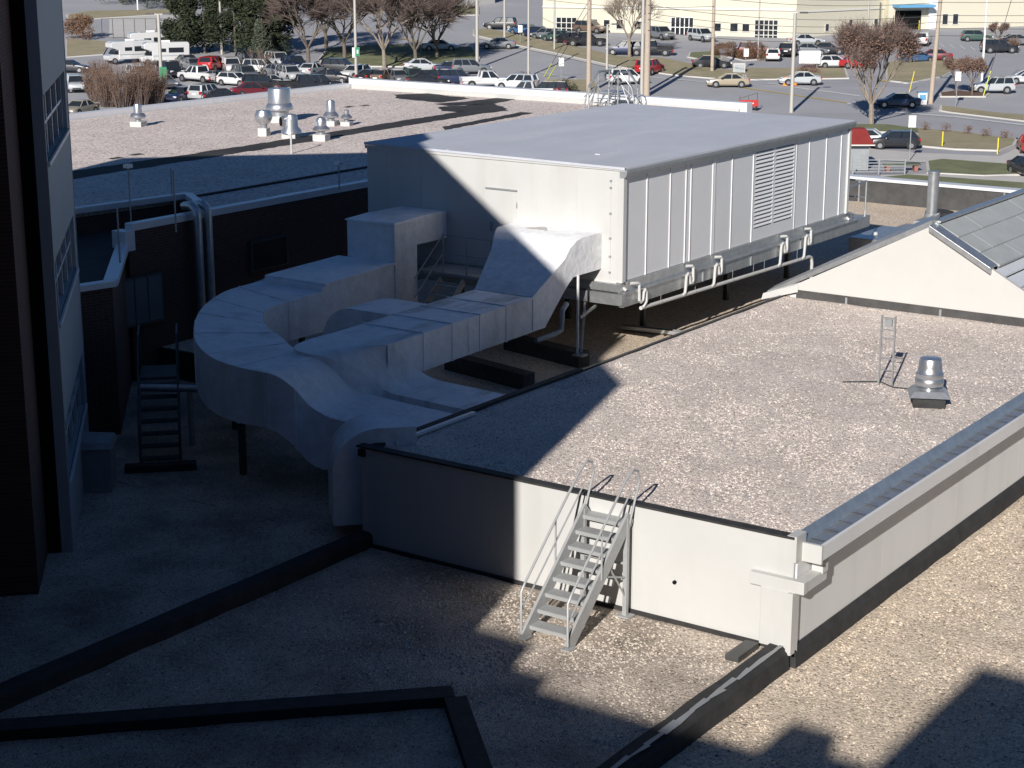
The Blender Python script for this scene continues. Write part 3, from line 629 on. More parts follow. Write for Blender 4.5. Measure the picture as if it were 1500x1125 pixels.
for (x, y, z) in ((30.2, 29.3, .8), (27.6, 26.6, .8), (33.5, 30, .8), (28.3, 24.4, .4)): b.box(x-.06, x+.06, y-.06, y+.06, 0, 2.1 if y > 24.5 else .9)
b.build('support_post', M['flash'], da, world=True)
# standing seams on the side
b = MB()
for i in range(3, len(flat_)-1, 4):
    ix, iy, ox, oy, zt, h = flat_[i]; b.beam((ox, oy, zt-h+.02), (ox, oy, zt-.01), .03, .03)
b.build('side_seam', M['duct'], da, world=True)
def band(par, A, B, o_, name='seam_band'):
    # A, B: (ix, iy, ox, oy, zt, h) of two neighbouring stations; a thin flange standing proud by o_
    def rg(q):
        ix, iy, ox, oy, zt, h = q; d = Vector((ix-ox, iy-oy, 0)).normalized()*o_
        return [(ix+d.x, iy+d.y, zt-h-o_), (ox-d.x, oy-d.y, zt-h-o_), (ox-d.x, oy-d.y, zt+o_), (ix+d.x, iy+d.y, zt+o_)]
    L_ = max(.01, math.hypot(A[2]-B[2], A[3]-B[3])); t = min(1, .05/L_); C_ = [a+(b-a)*t for a, b in zip(A, B)]
    MB().loft([rg(A), rg(C_)]).build(name, M['duct'], par, world=True)
for i in range(3, len(flat_)-1, 5): band(da, flat_[i], flat_[i+1], .014)
for i in (1, 6, 11): band(da, dropA[i], dropA[i+1], .012)
band(da, (29.0, 22.7, 27.1, 22.6, 1.905, 1.1), (29.0, 22.5, 27.1, 22.4, 1.9, 1.1), .012)
# B: hood
Y0 = 23.95
prof = [(38.49, 4.25), (37.6, 4.25), (37.3, 4.2), (37.0, 4.05), (36.75, 3.8), (35.3, 3.08)]
profb = [(38.49, 3.29), (37.5, 3.29), (37.15, 3.28), (36.95, 3.15), (36.7, 2.95), (35.85, 2.2)]
wl = [26.75, 26.65, 26.5, 26.35, 26.25, 25.72]
rings = [[(pb[0], Y0, pb[1]), (pb[0], w2, pb[1]), (pt[0], w2, pt[1]), (pt[0], Y0, pt[1])] for pt, pb, w2 in zip(prof, profb, wl)]
b = MB(); b.loft(rings); b.build('hood', M['duct'], db, smooth=True, world=True)
ductloft([(35.32 - i*.5, Y0, 35.32 - i*.5, 25.72, 3.07-.008*i, .88) for i in range(12)], 'run_section', db, M['ducttop'])
MB().hexa([(35.25, Y0-.004, 2.2), (35.9, Y0-.004, 2.2), (35.9, 25.7, 2.2), (35.25, 25.7, 2.2), (35.25, Y0-.004, 3.06), (35.32, Y0-.004, 3.06), (35.32, 25.7, 3.06), (35.25, 25.7, 3.06)]).build('joint_section', M['duct'], db, world=True)
for x in (34.2, 33.1, 32.0, 30.9): band(db, (x, Y0, x, 25.72, 3.07-.014*(35.3-x), .88), (x-.1, Y0, x-.1, 25.72, 3.07-.014*(35.3-x), .88), .016)
for x in (32.6,): MB().box(x-.012, x+.012, Y0-.012, Y0, 2.2, 3.03).build('side_seam', M['duct'], db, world=True)
MB().box(35.28, 35.31, Y0-.015, Y0, 2.24, 3.02).build('side_seam', M['galvd'], db, world=True)
dropB = cr([(29.83, Y0, 29.83, 25.72, 2.983, .85), (29.65, 23.97, 28.9, 25.75, 2.98, .85), (29.6, 23.97, 28.2, 25.5, 2.98, .85), (29.62, 23.97, 27.98, 25.0, 2.97, .85), (29.75, 23.95, 28.2, 24.5, 2.88, .85), (30.2, 23.9, 28.7, 24.12, 2.5, .88), (30.7, 23.8, 29.2, 23.88, 2.1, .9), (30.95, 23.6, 29.42, 23.7, 1.93, .85)], 3)
ductloft(dropB, 'drop_section', db, M['duct'])
ductloft([(30.95, 23.62, 29.42, 23.72, 1.93, .85), (30.95, 22.5, 29.42, 22.6, 1.9, .85), (30.95, 21.4, 29.42, 21.4, 1.87, .85)], 'outlet_section', db, M['ducttop'])
M['silt'] = mat('dried_silt', (.52, .52, .51), .95, var=.25, vscale=6, col2=(.42, .41, .39))
def silt(par, cx, cy, rx, ry, z, rot=0):
    pts = []
    for k in range(20):
        a = 2*pi*k/20; r_ = 1 + .28*sin(3*a+cx*5) + random.uniform(-.1, .1); x = rx*r_*cos(a); y = ry*r_*sin(a)
        pts.append((cx + x*cos(rot)-y*sin(rot), cy + x*sin(rot)+y*cos(rot)))
    MB().prism(pts, z-.03, z+.012).build('silt_patch', M['silt'], par, world=True)
silt(db, 38.0, 25.6, .22, .28, 4.257)
MB().tube([(37.35, Y0-.02, 1.22), (37.35, Y0-.02, 3.3)], .035, 10).build('support_post', M['cop'], db, world=True)
b = MB(); b.beam((37.4, Y0-.1, 1.25), (38.2, Y0+.3, 2.4), .06, .06); b.box(37.2, 37.5, Y0-.25, Y0+.05, 1.19, 1.23); b.beam((37.35, Y0-.1, 2.2), (38.4, Y0+.1, 2.3), .06, .06); b.build('brace', M['galvd'], db, world=True)
b = MB(); b.tube([(35.6, Y0+.1, 1.9), (36.3, Y0, 1.95), (36.6, Y0, 2.0), (36.65, Y0, 2.5), (37.0, Y0+.1, 2.6)], .07, 10); b.build('condensate_drain', M['galvd'], db, smooth=True, world=True)
# elbows
def elbow(name, label, x0, x1, yc, zt, r, ytail, zbot):
    pr = [(ytail, zt), (yc, zt)] + [(yc + r*sin(a*pi/16), zt - r + r*cos(a*pi/16)) for a in range(1, 9)] + [(yc+r, zbot), (yc+r*.25, zbot), (yc+r*.1, zt-r*.8), (ytail, zt-r*.95)]
    o = MB().ext(pr, 0, x0, x1).build(name, M['duct'], None, smooth=True); tag(o, label, 'duct elbow'); return o
o = elbow('duct_elbow', 'rounded white duct elbow curling down at the left corner of the white block', -.75, .5, 0, 2.3, .95, -.75, .3)
o.location = (26.62, 21.92, 0); o.rotation_euler = (0, 0, R(45))
elbow('duct_elbow', 'half-round duct elbow tucked between the curved duct and the straight duct', 31.9, 33.4, 26.95, 3.02, .95, 25.73, 1.0)

# ================================================================ BRICK BUILDING BEHIND
bb = thing('brick_building', 'dark brick building with white-edged gravel roof behind the ducts', 'building', (45, 45, -7.5))
OUT = [(32.05, 34.75), (67.5, 34.75), (67.5, 56.4), (22, 56.4), (22, 39.0), (36.55, 37.1), (35.2, 35.05), (32.05, 35.05)]
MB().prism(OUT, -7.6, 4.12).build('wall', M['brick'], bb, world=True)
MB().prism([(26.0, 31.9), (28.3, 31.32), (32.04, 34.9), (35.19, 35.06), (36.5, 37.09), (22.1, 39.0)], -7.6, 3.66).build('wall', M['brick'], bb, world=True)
MB().prism([(35.3, 34.9), (67.3, 34.9), (67.3, 56.2), (22.2, 56.2), (22.2, 39.1), (36.7, 37.15)], 4.12, 4.25).build('gravel_roof', M['grav_far'], bb, world=True)
def coping(pts, wd, z0, z1, m=M['cop'], nm='coping'):
    for p, q in zip(pts[:-1], pts[1:]):
        MB().beam((p[0], p[1], (z0+z1)/2), (q[0], q[1], (z0+z1)/2), wd, z1-z0).build(nm, m, bb, world=True)
coping([(25.9, 31.95), (28.4, 31.36)], .3, 3.66, 3.8)
coping([(28.35, 31.42), (31.95, 34.86)], .34, 3.661, 3.805)
MB().box(31.9, 32.25, 34.7, 35.2, 3.6, 4.13).build('coping_end', M['cop'], bb, world=True)
coping([(32.2, 34.86), (67.4, 34.86)], .3, 4.123, 4.31)
MB().box(67.1, 67.62, 34.6, 56.5, 4.13, 4.72).build('parapet', M['cop'], bb, world=True, bev=.02)
MB().box(66.95, 67.1, 34.9, 56.2, 4.2, 4.45).build('flashing', M['cream'], bb, world=True)
coping([(22, 56.5), (67.1, 56.5)], .45, 4.13, 4.48)
MB().prism([(26.2, 32.0), (28.3, 31.5), (31.95, 35.0), (35.1, 35.15), (36.4, 37.0), (22.3, 38.9)], 3.661, 3.675).build('membrane', M['memb'], bb, world=True)
coping([(26, 38.5), (36.6, 37.05)], .24, 4.26, 4.42); coping([(36.55, 37.0), (35.25, 35.1)], .24, 4.261, 4.424)
coping([(36.7, 37.05), (60, 36.9)], .16, 4.25, 4.30, M['memb'], 'membrane_strip')
for pts, am in (([(24, 42.6), (46, 43.2), (61, 44.0), (61, 45.2), (46, 44.4), (24, 44.2)], .08), ([(61, 43.9), (60.8, 46), (62.0, 47.2), (64.8, 46.2), (63.5, 44.6), (62.5, 43.8)], .15), ([(62.6, 47.0), (64.9, 46.1), (67, 46.4), (67, 47.6), (64.8, 47.6), (63.2, 48.2)], .1),
                ([(63.6, 48.3), (66.2, 48.4), (67.0, 51.5), (65.6, 52.4), (64.3, 51.3)], .12), ([(55, 41.5), (62.5, 42.3), (62.4, 42.9), (56, 42.3)], .06)):
    MB().prism(jag(pts, am, .35), 4.2, 4.258).build('bare_membrane', M['memb'], bb, world=True)
for (cx, cy) in ((41.5, 45.5), (42.6, 45.7), (60.5, 50.1), (59.6, 50.3)): MB().prism(jag([(cx, cy), (cx+.5, cy), (cx+.6, cy+.35), (cx, cy+.3)], .05, .2), 4.2, 4.257).build('bare_membrane', M['memb'], bb, world=True)
w1 = MB().box(31.55, 33.1, 34.62, 34.76, 1.55, 2.9).build('window', M['flash'], bb, world=True)
for x0, x1 in ((31.62, 32.02), (32.06, 32.5), (32.54, 33.03)): MB().box(x0, x1, 34.60, 34.63, 1.62, 2.84).build('pane', M['blind'], w1, world=True)
w1 = MB().box(36.6, 38.2, 34.62, 34.76, 2.3, 3.2).build('window', M['flash'], bb, world=True)
MB().box(36.7, 38.1, 34.60, 34.63, 2.36, 3.14).build('pane', M['glass'], w1, world=True)
for i, x in enumerate((34.35, 34.75)):
    t = tag(MB().tube([(x, 34.45, .85), (x, 34.45, 4.25), (x+.02, 34.5, 4.42), (x+.1, 34.7, 4.5), (x+.2, 34.95, 4.48), (x+.35, 35.3, 4.42)], .12, 12).build('wall_pipe', M['galv'], smooth=True), ('left' if i == 0 else 'right') + ' one of two silver pipes running up the dark brick wall', 'pipe', 'silver pipes on the brick wall')
# vents on the far roof
def vpos(px, py): p = onz(px, py, 4.25); return (p.x, p.y, 4.25)
m_ = M['alu']
roofvent('roof_vent', 'small mushroom roof vent standing alone at the left of the far roof', vpos(203, 185), [(.12, 0), (.12, .1), (.29, .14), (.31, .2), (.26, .3), (.17, .34), (.16, .62), (.14, .68), (.02, .70)], (.5, .2), M['white'], m_, group='vents on the far gravel roof')
roofvent('roof_vent', 'largest drum vent with broad skirt among the far roof vents', vpos(410, 178), [(.38, 0), (.38, .2), (.55, .24), (.57, .34), (.5, .48), (.46, .52), (.45, 1.05), (.43, 1.1), (.02, 1.12)], (.95, .24), M['white'], m_, group='vents on the far gravel roof')
roofvent('roof_vent', 'ball-shaped turbine vent left of the hooded vent on the far roof', vpos(387, 199), [(.12, 0), (.14, .14), (.26, .22), (.33, .36), (.34, .5), (.28, .62), (.27, .66), (.02, .68)], (.36, .3), M['white'], m_, group='vents on the far gravel roof')
t = roofvent('roof_vent', 'hooded vent with a round black mouth facing left on the far roof', vpos(427, 202), [(.26, 0), (.40, .03), (.38, .14), (.27, .26), (.25, .62), (.2, .72), (.02, .75)], (.56, .16), M['white'], m_, group='vents on the far gravel roof')
b = MB(); b.tube([(0, .1, .62), (-.2, .32, .62)], .2, 16); b.build('mouth_ring', M['alu'], t); b = MB(); b.tube([(-.18, .3, .62), (-.215, .34, .62)], .165, 16); b.build('mouth', M['dark'], t)
roofvent('roof_vent', 'tall narrow vent behind the small one at the right of the cluster', vpos(485, 184), [(.14, 0), (.14, .1), (.3, .14), (.32, .2), (.24, .32), (.19, .36), (.18, .72), (.15, .8), (.02, .82)], (.5, .2), M['white'], m_, group='vents on the far gravel roof')
roofvent('roof_vent', 'smallest vent at the right-hand end of the far roof cluster', vpos(508, 184), [(.1, 0), (.1, .1), (.22, .13), (.23, .18), (.16, .26), (.1, .3), (.1, .46), (.02, .48)], (.4, .16), M['white'], m_, group='vents on the far gravel roof')
roofvent('roof_vent', 'round-domed vent in front of the tall narrow vent', vpos(471, 206), [(.14, 0), (.14, .12), (.3, .15), (.32, .21), (.24, .28), (.2, .32), (.2, .5), (.15, .6), (.02, .65)], (.5, .24), M['white'], m_, group='vents on the far gravel roof')
p = vpos(427, 225); t = tag(MB().tube([(0, 0, 0), (0, 0, 1.15), (-.05, .05, 1.25), (-.15, .15, 1.2)], .035, 8).build('vent_pipe', M['white'], smooth=True), 'thin white candy-cane pipe in front of the hooded vent', 'pipe'); t.location = p
for (px, py, h, lab) in ((192, 325, 1.45, 'thin pole with pale cap on the shaded roof nearest the tower'), (497, 278, .75, 'short pole with pale box head on the roof edge left of the penthouse')):
    p = onz(px, py, 4.3); t = thing('roof_pole', lab, 'pole', p); MB().tube([(0, 0, 0), (0, 0, h)], .022, 6).build('shaft', M['galvd'], t); MB().box(-.09, .09, -.09, .09, h, h+.1).build('cap', M['cop'], t)
for (px, py, h, lab) in ((258, 340, 1.6, 'dark mast standing on the white roof edge near the two silver pipes'), (176, 385, 1.3, 'dark mast on the slanted white roof edge beside the tower'), (252, 292, .9, 'short dark mast at the far side of the small dark roof')):
    p = onz(px, py, 4.25); t = tag(MB().tube([(0, 0, 0), (0, 0, h*.7), (0, 0, h)], .025, 6).build('roof_mast', M['galvd']), lab, 'mast'); t.location = p
# crossover steps on the far roof
t = thing('crossover_stair', 'galvanised crossover steps with tall handrails on the far roof edge', 'stairs', (65.6, 40.3, 4.25), 0)
for y in (-.5, .5):
    b = MB(); P = [(-1.2, y, 0), (-1.2, y, 1.0), (-.45, y, 1.65), (.45, y, 1.65), (1.2, y, 1.0), (1.2, y, 0)]
    b.tube(P, .03, 6); b.tube([(-.45, y, 0), (-.45, y, 1.65)], .03, 6); b.tube([(.45, y, 0), (.45, y, 1.65)], .03, 6); b.tube([(-1.2, y, .55), (-.45, y, 1.2), (.45, y, 1.2), (1.2, y, .55)], .022, 6)
    b.build('handrail', M['galv'], t)
for y in (-1.1, 1.1):
    b = MB(); b.tube([(-.3, y*1.2, 0), (-.3, y, 1.0), (-.3, y*.5, 1.6), (.3, y*.5, 1.6), (.3, y, 1.0), (.3, y*1.2, 0)], .03, 6); b.tube([(-.3, y, .0), (-.3, y*.55, 1.1)], .025, 6); b.tube([(-.3, y*1.2, .5), (-.3, y*.5, 1.1)], .022, 6); b.build('side_rail', M['galv'], t)
for k in range(4):
    MB().box(-1.1+k*.22, -.9+k*.22, -.48, .48, .15+k*.17, .18+k*.17).build('tread', M['galv'], t); MB().box(.9-k*.22, 1.1-k*.22, -.48, .48, .15+k*.17, .18+k*.17).build('tread', M['galv'], t)
MB().box(-.45, .45, -.48, .48, .75, .79).build('platform', M['galv'], t)

# ================================================================ TOWER AND WINGS (left, and behind the camera)
tw = thing('hospital_tower', 'dark brick and grey panel tower rising at the left edge of the photo', 'building', (20, 30, -7.5))
E1 = Vector((.7071, .7071, 0)); E2 = Vector((-.7071, .7071, 0)); T0 = Vector((20.04, 24.64, 0))
def tp(s, d, z=0): p = T0 + E1*s + E2*d; return (p.x, p.y, z)
def tbox(s0, s1, d0, d1, z0, z1, name, m, par=None, bev=0):
    b = MB(); b.prism([tp(s0, d0)[:2], tp(s1, d0)[:2], tp(s1, d1)[:2], tp(s0, d1)[:2]], z0, z1); return b.build(name, m, par or tw, world=True, bev=bev)
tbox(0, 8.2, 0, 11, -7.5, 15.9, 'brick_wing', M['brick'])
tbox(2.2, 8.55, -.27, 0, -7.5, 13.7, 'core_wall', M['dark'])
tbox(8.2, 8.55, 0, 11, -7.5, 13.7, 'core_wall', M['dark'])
zf = [(-7.5, 1.45), (2.65, 4.6), (5.8, 7.7), (8.95, 13.75)]
for z0, z1 in zf: tbox(2.2, 8.6, -.49, -.27, z0, z1, 'spandrel_panel', M['clad'])
for z0, z1 in ((1.45, 2.65), (4.6, 5.8), (7.7, 8.95)):
    tbox(2.2, 2.35, -.485, -.27, z0, z1, 'wall_pier', M['clad']); tbox(8.1, 8.6, -.485, -.27, z0, z1, 'wall_pier', M['clad'])
    wn = tbox(2.35, 8.1, -.33, -.28, z0, z1, 'window', M['glass'])
    for s_ in (2.42, 3.8, 5.2, 6.6, 8.05): tbox(s_-.05, s_+.05, -.40, -.325, z0, z1, 'mullion', M['cop'], wn)
    tbox(2.35, 8.1, -.395, -.32, (z0+z1)/2-.03, (z0+z1)/2+.03, 'transom', M['cop'], wn)
    tbox(2.3, 8.15, -.54, -.47, z0-.08, z0-.0, 'sill', M['cop'], wn)
tbox(8.6, 8.66, -.5, 11, -7.5, 13.76, 'end_wall', M['clad'])
wg = thing('hospital_wing', 'tall brick wing out of frame at left whose shadow crosses the roofs', 'building', (8, 16, -7.5))
def wall_poly(pts, z1, nm, m): return MB().prism(pts, -7.5, z1).build(nm, m, wg, world=True)
# wing line y = x + 5.9
wall_poly([(5.69, 11.59), (9.08, 14.98), (1.08, 22.98), (-2.31, 19.59)], 15.3, 'wing_end', M['brick'])
wall_poly([(9.08, 14.98), (19.4, 25.3), (11.4, 33.3), (1.08, 22.98)], 16.4, 'wing_body', M['brick'])
kb = thing('hospital_main_block', 'main hospital block behind the camera whose roof shades the foreground, with an added sky-blocking wing at right', 'building', (-11, 0, -7.5))
for y0_, y1_, h_ in ((-1.1, 1.0, 14.2), (1.0, 5.9, 13.95), (5.9, 6.6, 14.2), (6.6, 10.4, 14.7)):
    MB().box(-18, -6.7, y0_, y1_, -7.5, h_).build('unseen_wall', M['brick'], kb, world=True)
MB().box(-18, -6.7, -13, -1.1, -7.5, 16.4).build('unseen_wall', M['brick'], kb, world=True)
MB().box(-18, 30, -40, -13, -7.5, 34).build('unseen_wall', M['brick'], kb, world=True)  # added tall wing out of view at right, blocks sky light to deepen shade
MB().box(-8.5, -6.8, .9, 1.7, 14.15, 14.6).build('roof_box', M['galvd'], kb, world=True)

# dark stair, box unit near tower
t = thing('service_stair', 'dark steel service stair in deep shade at the foot of the brick wall', 'stairs', (26.9, 28.5, 0), R(45))
for y in (-.45, .45):
    b = MB(); b.beam((0, y, .05), (2.3, y, 1.55), .05, .2); b.tube([(0, y, .1), (0, y, 1.0), (2.3, y, 2.6), (3.4, y, 2.6), (3.4, y, 1.5)], .025, 6); b.build('side_rail', M['flash'], t)
for k in range(7): MB().box(.1+k*.31, .36+k*.31, -.43, .43, .14+k*.21, .18+k*.21).build('tread', M['flash'], t)
MB().box(2.3, 3.5, -.45, .45, 1.5, 1.56).build('landing', M['flash'], t)
MB().box(-.35, -.05, -.8, .8, 0, .16).build('footing', M['black'], t)
t = thing('low_pipe_run', 'bright silver pipe strip seen behind the dark service stair', 'pipe', (28.6, 29.2, 1.0))
MB().tube([(-.6, 1.0, .4), (0, 0, .4), (.6, -1.6, .4), (.7, -2.4, .45)], .09, 10).build('pipe', M['galv'], t, smooth=True); MB().box(-.05, .05, -.05, .05, -1, .4).build('post', M['galvd'], t)
t = thing('vent_box', 'dull grey box vent standing beside the foot of the tower', 'vent', (25.1, 28.6, 0), R(40))
MB().box(-.42, .42, -.35, .35, 0, 1.0).build('casing', M['galvd'], t); MB().hexa([(-.5,-.42,1.0),(.5,-.42,1.0),(.5,.42,1.0),(-.5,.42,1.0),(-.42,-.36,1.12),(.42,-.36,1.12),(.42,.36,1.16),(-.42,.36,1.16)]).build('lid', M['galvd'], t)
t = thing('pipe_railing', 'dark railing behind the curved duct against the brick wall', 'railing', (34.8, 33.2, .8))
b = MB(); b.tube([(-1.2, 0, 0), (-.6, 0, 1.5), (.9, 0, 1.65), (.9, 0, 0)], .025, 6); b.tube([(.9, 0, 1.2), (3.0, .2, 1.4)], .025, 6)
b.build('rail', M['galv'], t); b = MB()
for k in range(6): b.tube([(-.5+k*.6, 0, 0), (-.5+k*.6, 0, 1.4)], .014, 5)
b.build('baluster', M['galvd'], t)
# ================================================================ LOOSE PEBBLES over the near gravel (countless small stones)
def pebbles(name, regions, m, label):
    V = []; Fc = []
    base = [(1,0,0),(-1,0,0),(0,1,0),(0,-1,0),(0,0,1)]
    fs = [(0,2,4),(2,1,4),(1,3,4),(3,0,4)]
    rnd = random.random
    for (x0, x1, y0, y1, z, dens) in regions:
        for _ in range(int((x1-x0)*(y1-y0)*dens)):
            x = x0+(x1-x0)*rnd(); y = y0+(y1-y0)*rnd(); s = .016 + .022*rnd()**2; a = rnd()*3.14; ca = cos(a); sa = sin(a)
            e = .7+.6*rnd(); tx = (rnd()-.5)*.8; ty = (rnd()-.5)*.8; n = len(V); zz = z - .004
            for (bx, by, bz) in base:
                px_, py_ = bx*s*e, by*s/e
                V.append((x+px_*ca-py_*sa+tx*s*bz, y+px_*sa+py_*ca+ty*s*bz, zz+bz*s*.85))
            for f in fs: Fc.append((f[0]+n, f[1]+n, f[2]+n))
    me = bpy.data.meshes.new(name); me.from_pydata(V, [], Fc); me.materials.append(m)
    me.polygons.foreach_set('use_smooth', [True]*len(me.polygons))
    o = bpy.data.objects.new(name, me); COL.objects.link(o); tag(o, label, 'gravel', kind='stuff')
def stone(name, cols):
    m = bpy.data.materials.new(name); m.use_nodes = True; nt = m.node_tree; N = nt.nodes; L = nt.links
    b = N['Principled BSDF']; b.inputs['Roughness'].default_value = .85
    g = N.new('ShaderNodeNewGeometry'); r = N.new('ShaderNodeValToRGB'); cr_ = r.color_ramp; cr_.interpolation = 'CONSTANT'
    while len(cr_.elements) < len(cols): cr_.elements.new(.5)
    for i, (p, c) in enumerate(cols): cr_.elements[i].position = p; cr_.elements[i].color = (*c, 1)
    L.new(g.outputs['Random Per Island'], r.inputs['Fac']); L.new(r.outputs['Color'], b.inputs['Base Color']); return m
pebbles('gravel', [(25.75, 33, 12.2, 21.2, 1.93, 230), (33, 43.9, 12.2, 21.2, 1.93, 110)], stone('pink_grey_stones', shift(GC, (1.05, 1.0, .97))), 'loose pinkish stones on the raised roof')
pebbles('gravel', [(20, 27, 6.5, 11.8, -.25, 230), (27, 38, 8, 11.75, -.25, 180)], stone('tan_stones', shift(GC, (1.02, .93, .79))), 'loose tan stones on the right hand roof')
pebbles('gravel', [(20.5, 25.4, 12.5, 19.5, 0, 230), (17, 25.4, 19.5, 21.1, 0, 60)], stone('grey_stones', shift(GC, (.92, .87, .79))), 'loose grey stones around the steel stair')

# ================================================================ CARS
def wheels(t, xs_, yw, r, mts=None):
    for x in xs_:
        for s in (-1, 1):
            w = MB().tube([(x, s*(yw-.2), r), (x, s*(yw+.015), r)], r, 16).build('wheel', M['tyre'], t)
            MB().tube([(x, s*(yw+.0), r), (x, s*(yw+.03), r)], r*.62, 12).build('rim', M['rim'], w)
def make_car(kind, name, label, cat):
    t = thing(name, label, cat, (0, 0, 0)); B = 'body'
    if kind == 'sedan': L, W, r = 4.7, .9, .33; st = [(-2.35,.42,.80,.70),(-2.25,.28,.98,.84),(-1.75,.22,1.02,.90),(-.9,.2,.98,.9),(.6,.2,.95,.9),(1.0,.2,.94,.9),(1.9,.22,.80,.88),(2.25,.26,.68,.80),(2.36,.36,.58,.68)]; cab = (-1.72,1.02,-.98,.22,.95,1.42,.80,.60)
    if kind == 'suv': L, W, r = 4.6, .93, .37; st = [(-2.3,.45,.95,.80),(-2.22,.35,1.12,.88),(-1.6,.28,1.12,.93),(.6,.28,1.08,.93),(1.0,.28,1.06,.93),(1.95,.30,.98,.90),(2.22,.34,.86,.84),(2.32,.42,.74,.74)]; cab = (-2.18,1.08,-1.95,.38,1.06,1.70,.84,.70)
    if kind == 'hatch': L, W, r = 4.2, .87, .32; st = [(-2.08,.42,.85,.74),(-2.0,.28,.98,.82),(-1.4,.22,1.0,.87),(.6,.22,.96,.87),(1.0,.22,.94,.87),(1.8,.24,.82,.84),(2.05,.28,.70,.76),(2.12,.38,.60,.66)]; cab = (-1.98,1.1,-1.5,.3,.94,1.46,.78,.62)
    if kind == 'pickup': L, W, r = 5.6, .97, .40; st = [(-2.8,.5,.75,.90),(-2.78,.42,.82,.95),(-.75,.38,.82,.97),(-.74,.38,1.16,.97),(1.2,.38,1.15,.97),(1.25,.38,1.14,.97),(2.4,.40,1.08,.94),(2.7,.42,.98,.90),(2.8,.5,.84,.84)]; cab = (-.72,1.3,-.55,.62,1.15,1.84,.88,.72)
    b = MB(); rings = []
    for (x, z0, z1, hw) in st:
        zm = z0 + (z1-z0)*.55
        rings.append([(x, -hw*.86, z0), (x, hw*.86, z0), (x, hw, z0+.14), (x, hw, zm), (x, hw*.93, z1-.02), (x, hw*.55, z1+.025), (x, -hw*.55, z1+.025), (x, -hw*.93, z1-.02), (x, -hw, zm), (x, -hw, z0+.14)])
    b.loft(rings)
    if kind == 'pickup':
        for s in (-1, 1): b.box(-2.8, -.74, s*.97-.0 if s < 0 else .85, -.85 if s < 0 else .97, .8, 1.16)
        b.box(-2.8, -2.72, -.85, .85, .8, 1.14)
    b.build(B, CP['silver'], t, smooth=True)
    x0, x1, u0, u1, zb, zt, wb, wt = cab
    MB().hexa([(x0, -wb, zb-.02), (x1, -wb, zb-.02), (x1, wb, zb-.02), (x0, wb, zb-.02), (u0, -wt, zt), (u1, -wt, zt), (u1, wt, zt), (u0, wt, zt)]).build('window_glass', M['glass'], t)
    b = MB(); b.hexa([(u0-.05, -wt-.02, zt-.03), (u1+.06, -wt-.02, zt-.03), (u1+.06, wt+.02, zt-.03), (u0-.05, wt+.02, zt-.03), (u0+.05, -wt+.08, zt+.035), (u1-.05, -wt+.08, zt+.035), (u1-.05, wt-.08, zt+.035), (u0+.05, wt-.08, zt+.035)])
    for s in (-1, 1):
        b.beam((x1, s*wb, zb-.03), (u1, s*wt, zt), .07, .07); b.beam((x0, s*wb, zb-.03), (u0, s*wt, zt), .2 if kind != 'sedan' else .12, .1)
        fr = (.52,) if kind in ('pickup', 'hatch') else (.36, .68) if kind == 'suv' else (.5,)
        for f in fr: b.beam((x0+(x1-x0)*f, s*(wb+.005), zb-.03), (u0+(u1-u0)*f, s*(wt+.005), zt), .06, .09)
    b.build('roof', CP['silver'], t)
    xw = dict(sedan=(-1.42, 1.38), suv=(-1.35, 1.42), hatch=(-1.3, 1.3), pickup=(-1.75, 1.8))[kind]
    for x in xw:
        for s in (-1, 1): MB().tube([(x, s*(W-.18), r+.02), (x, s*(W+.004), r+.02)], r+.07, 14).build('wheel_arch', M['trim'], t)
    wheels(t, xw, W, r)
    xf = st[-1][0]; xr = st[0][0]; zf_ = st[-2][2]; zr = st[1][2]
    for s in (-1, 1):
        MB().box(xf-.22, xf-.015, s*.62-.17, s*.62+.17, zf_-.16, zf_-.01).build('headlight', M['head'], t)
        hh = .22 if kind in ('sedan', 'hatch') else .34
        MB().box(xr+.0, xr+.2, s*(st[1][3]-.14)-.12, s*(st[1][3]-.14)+.12, zr-.06-hh, zr-.05).build('taillight', M['tail'], t)
        MB().box(.62 if kind != 'pickup' else .95, .8 if kind != 'pickup' else 1.15, s*(W+.1)-.08, s*(W+.1)+.08, zb+.0, zb+.13).build('wing_mirror', CP['black'], t)
    MB().box(xf-.12, xf+.01, -.45, .45, .38, .52).build('grille', M['trim'], t)
    MB().box(xr-.01, xr+.05, -.24, .24, zr-.42, zr-.28).build('number_plate', M['signw'], t)
    return t
proto = {k: make_car(k, n, l, c) for k, n, l, c in (('sedan', 'sedan_car', 'car', 'car'), ('suv', 'suv_car', 'car', 'car'), ('hatch', 'hatchback_car', 'car', 'car'), ('pickup', 'pickup_truck', 'truck', 'truck'))}
used = {k: False for k in proto}
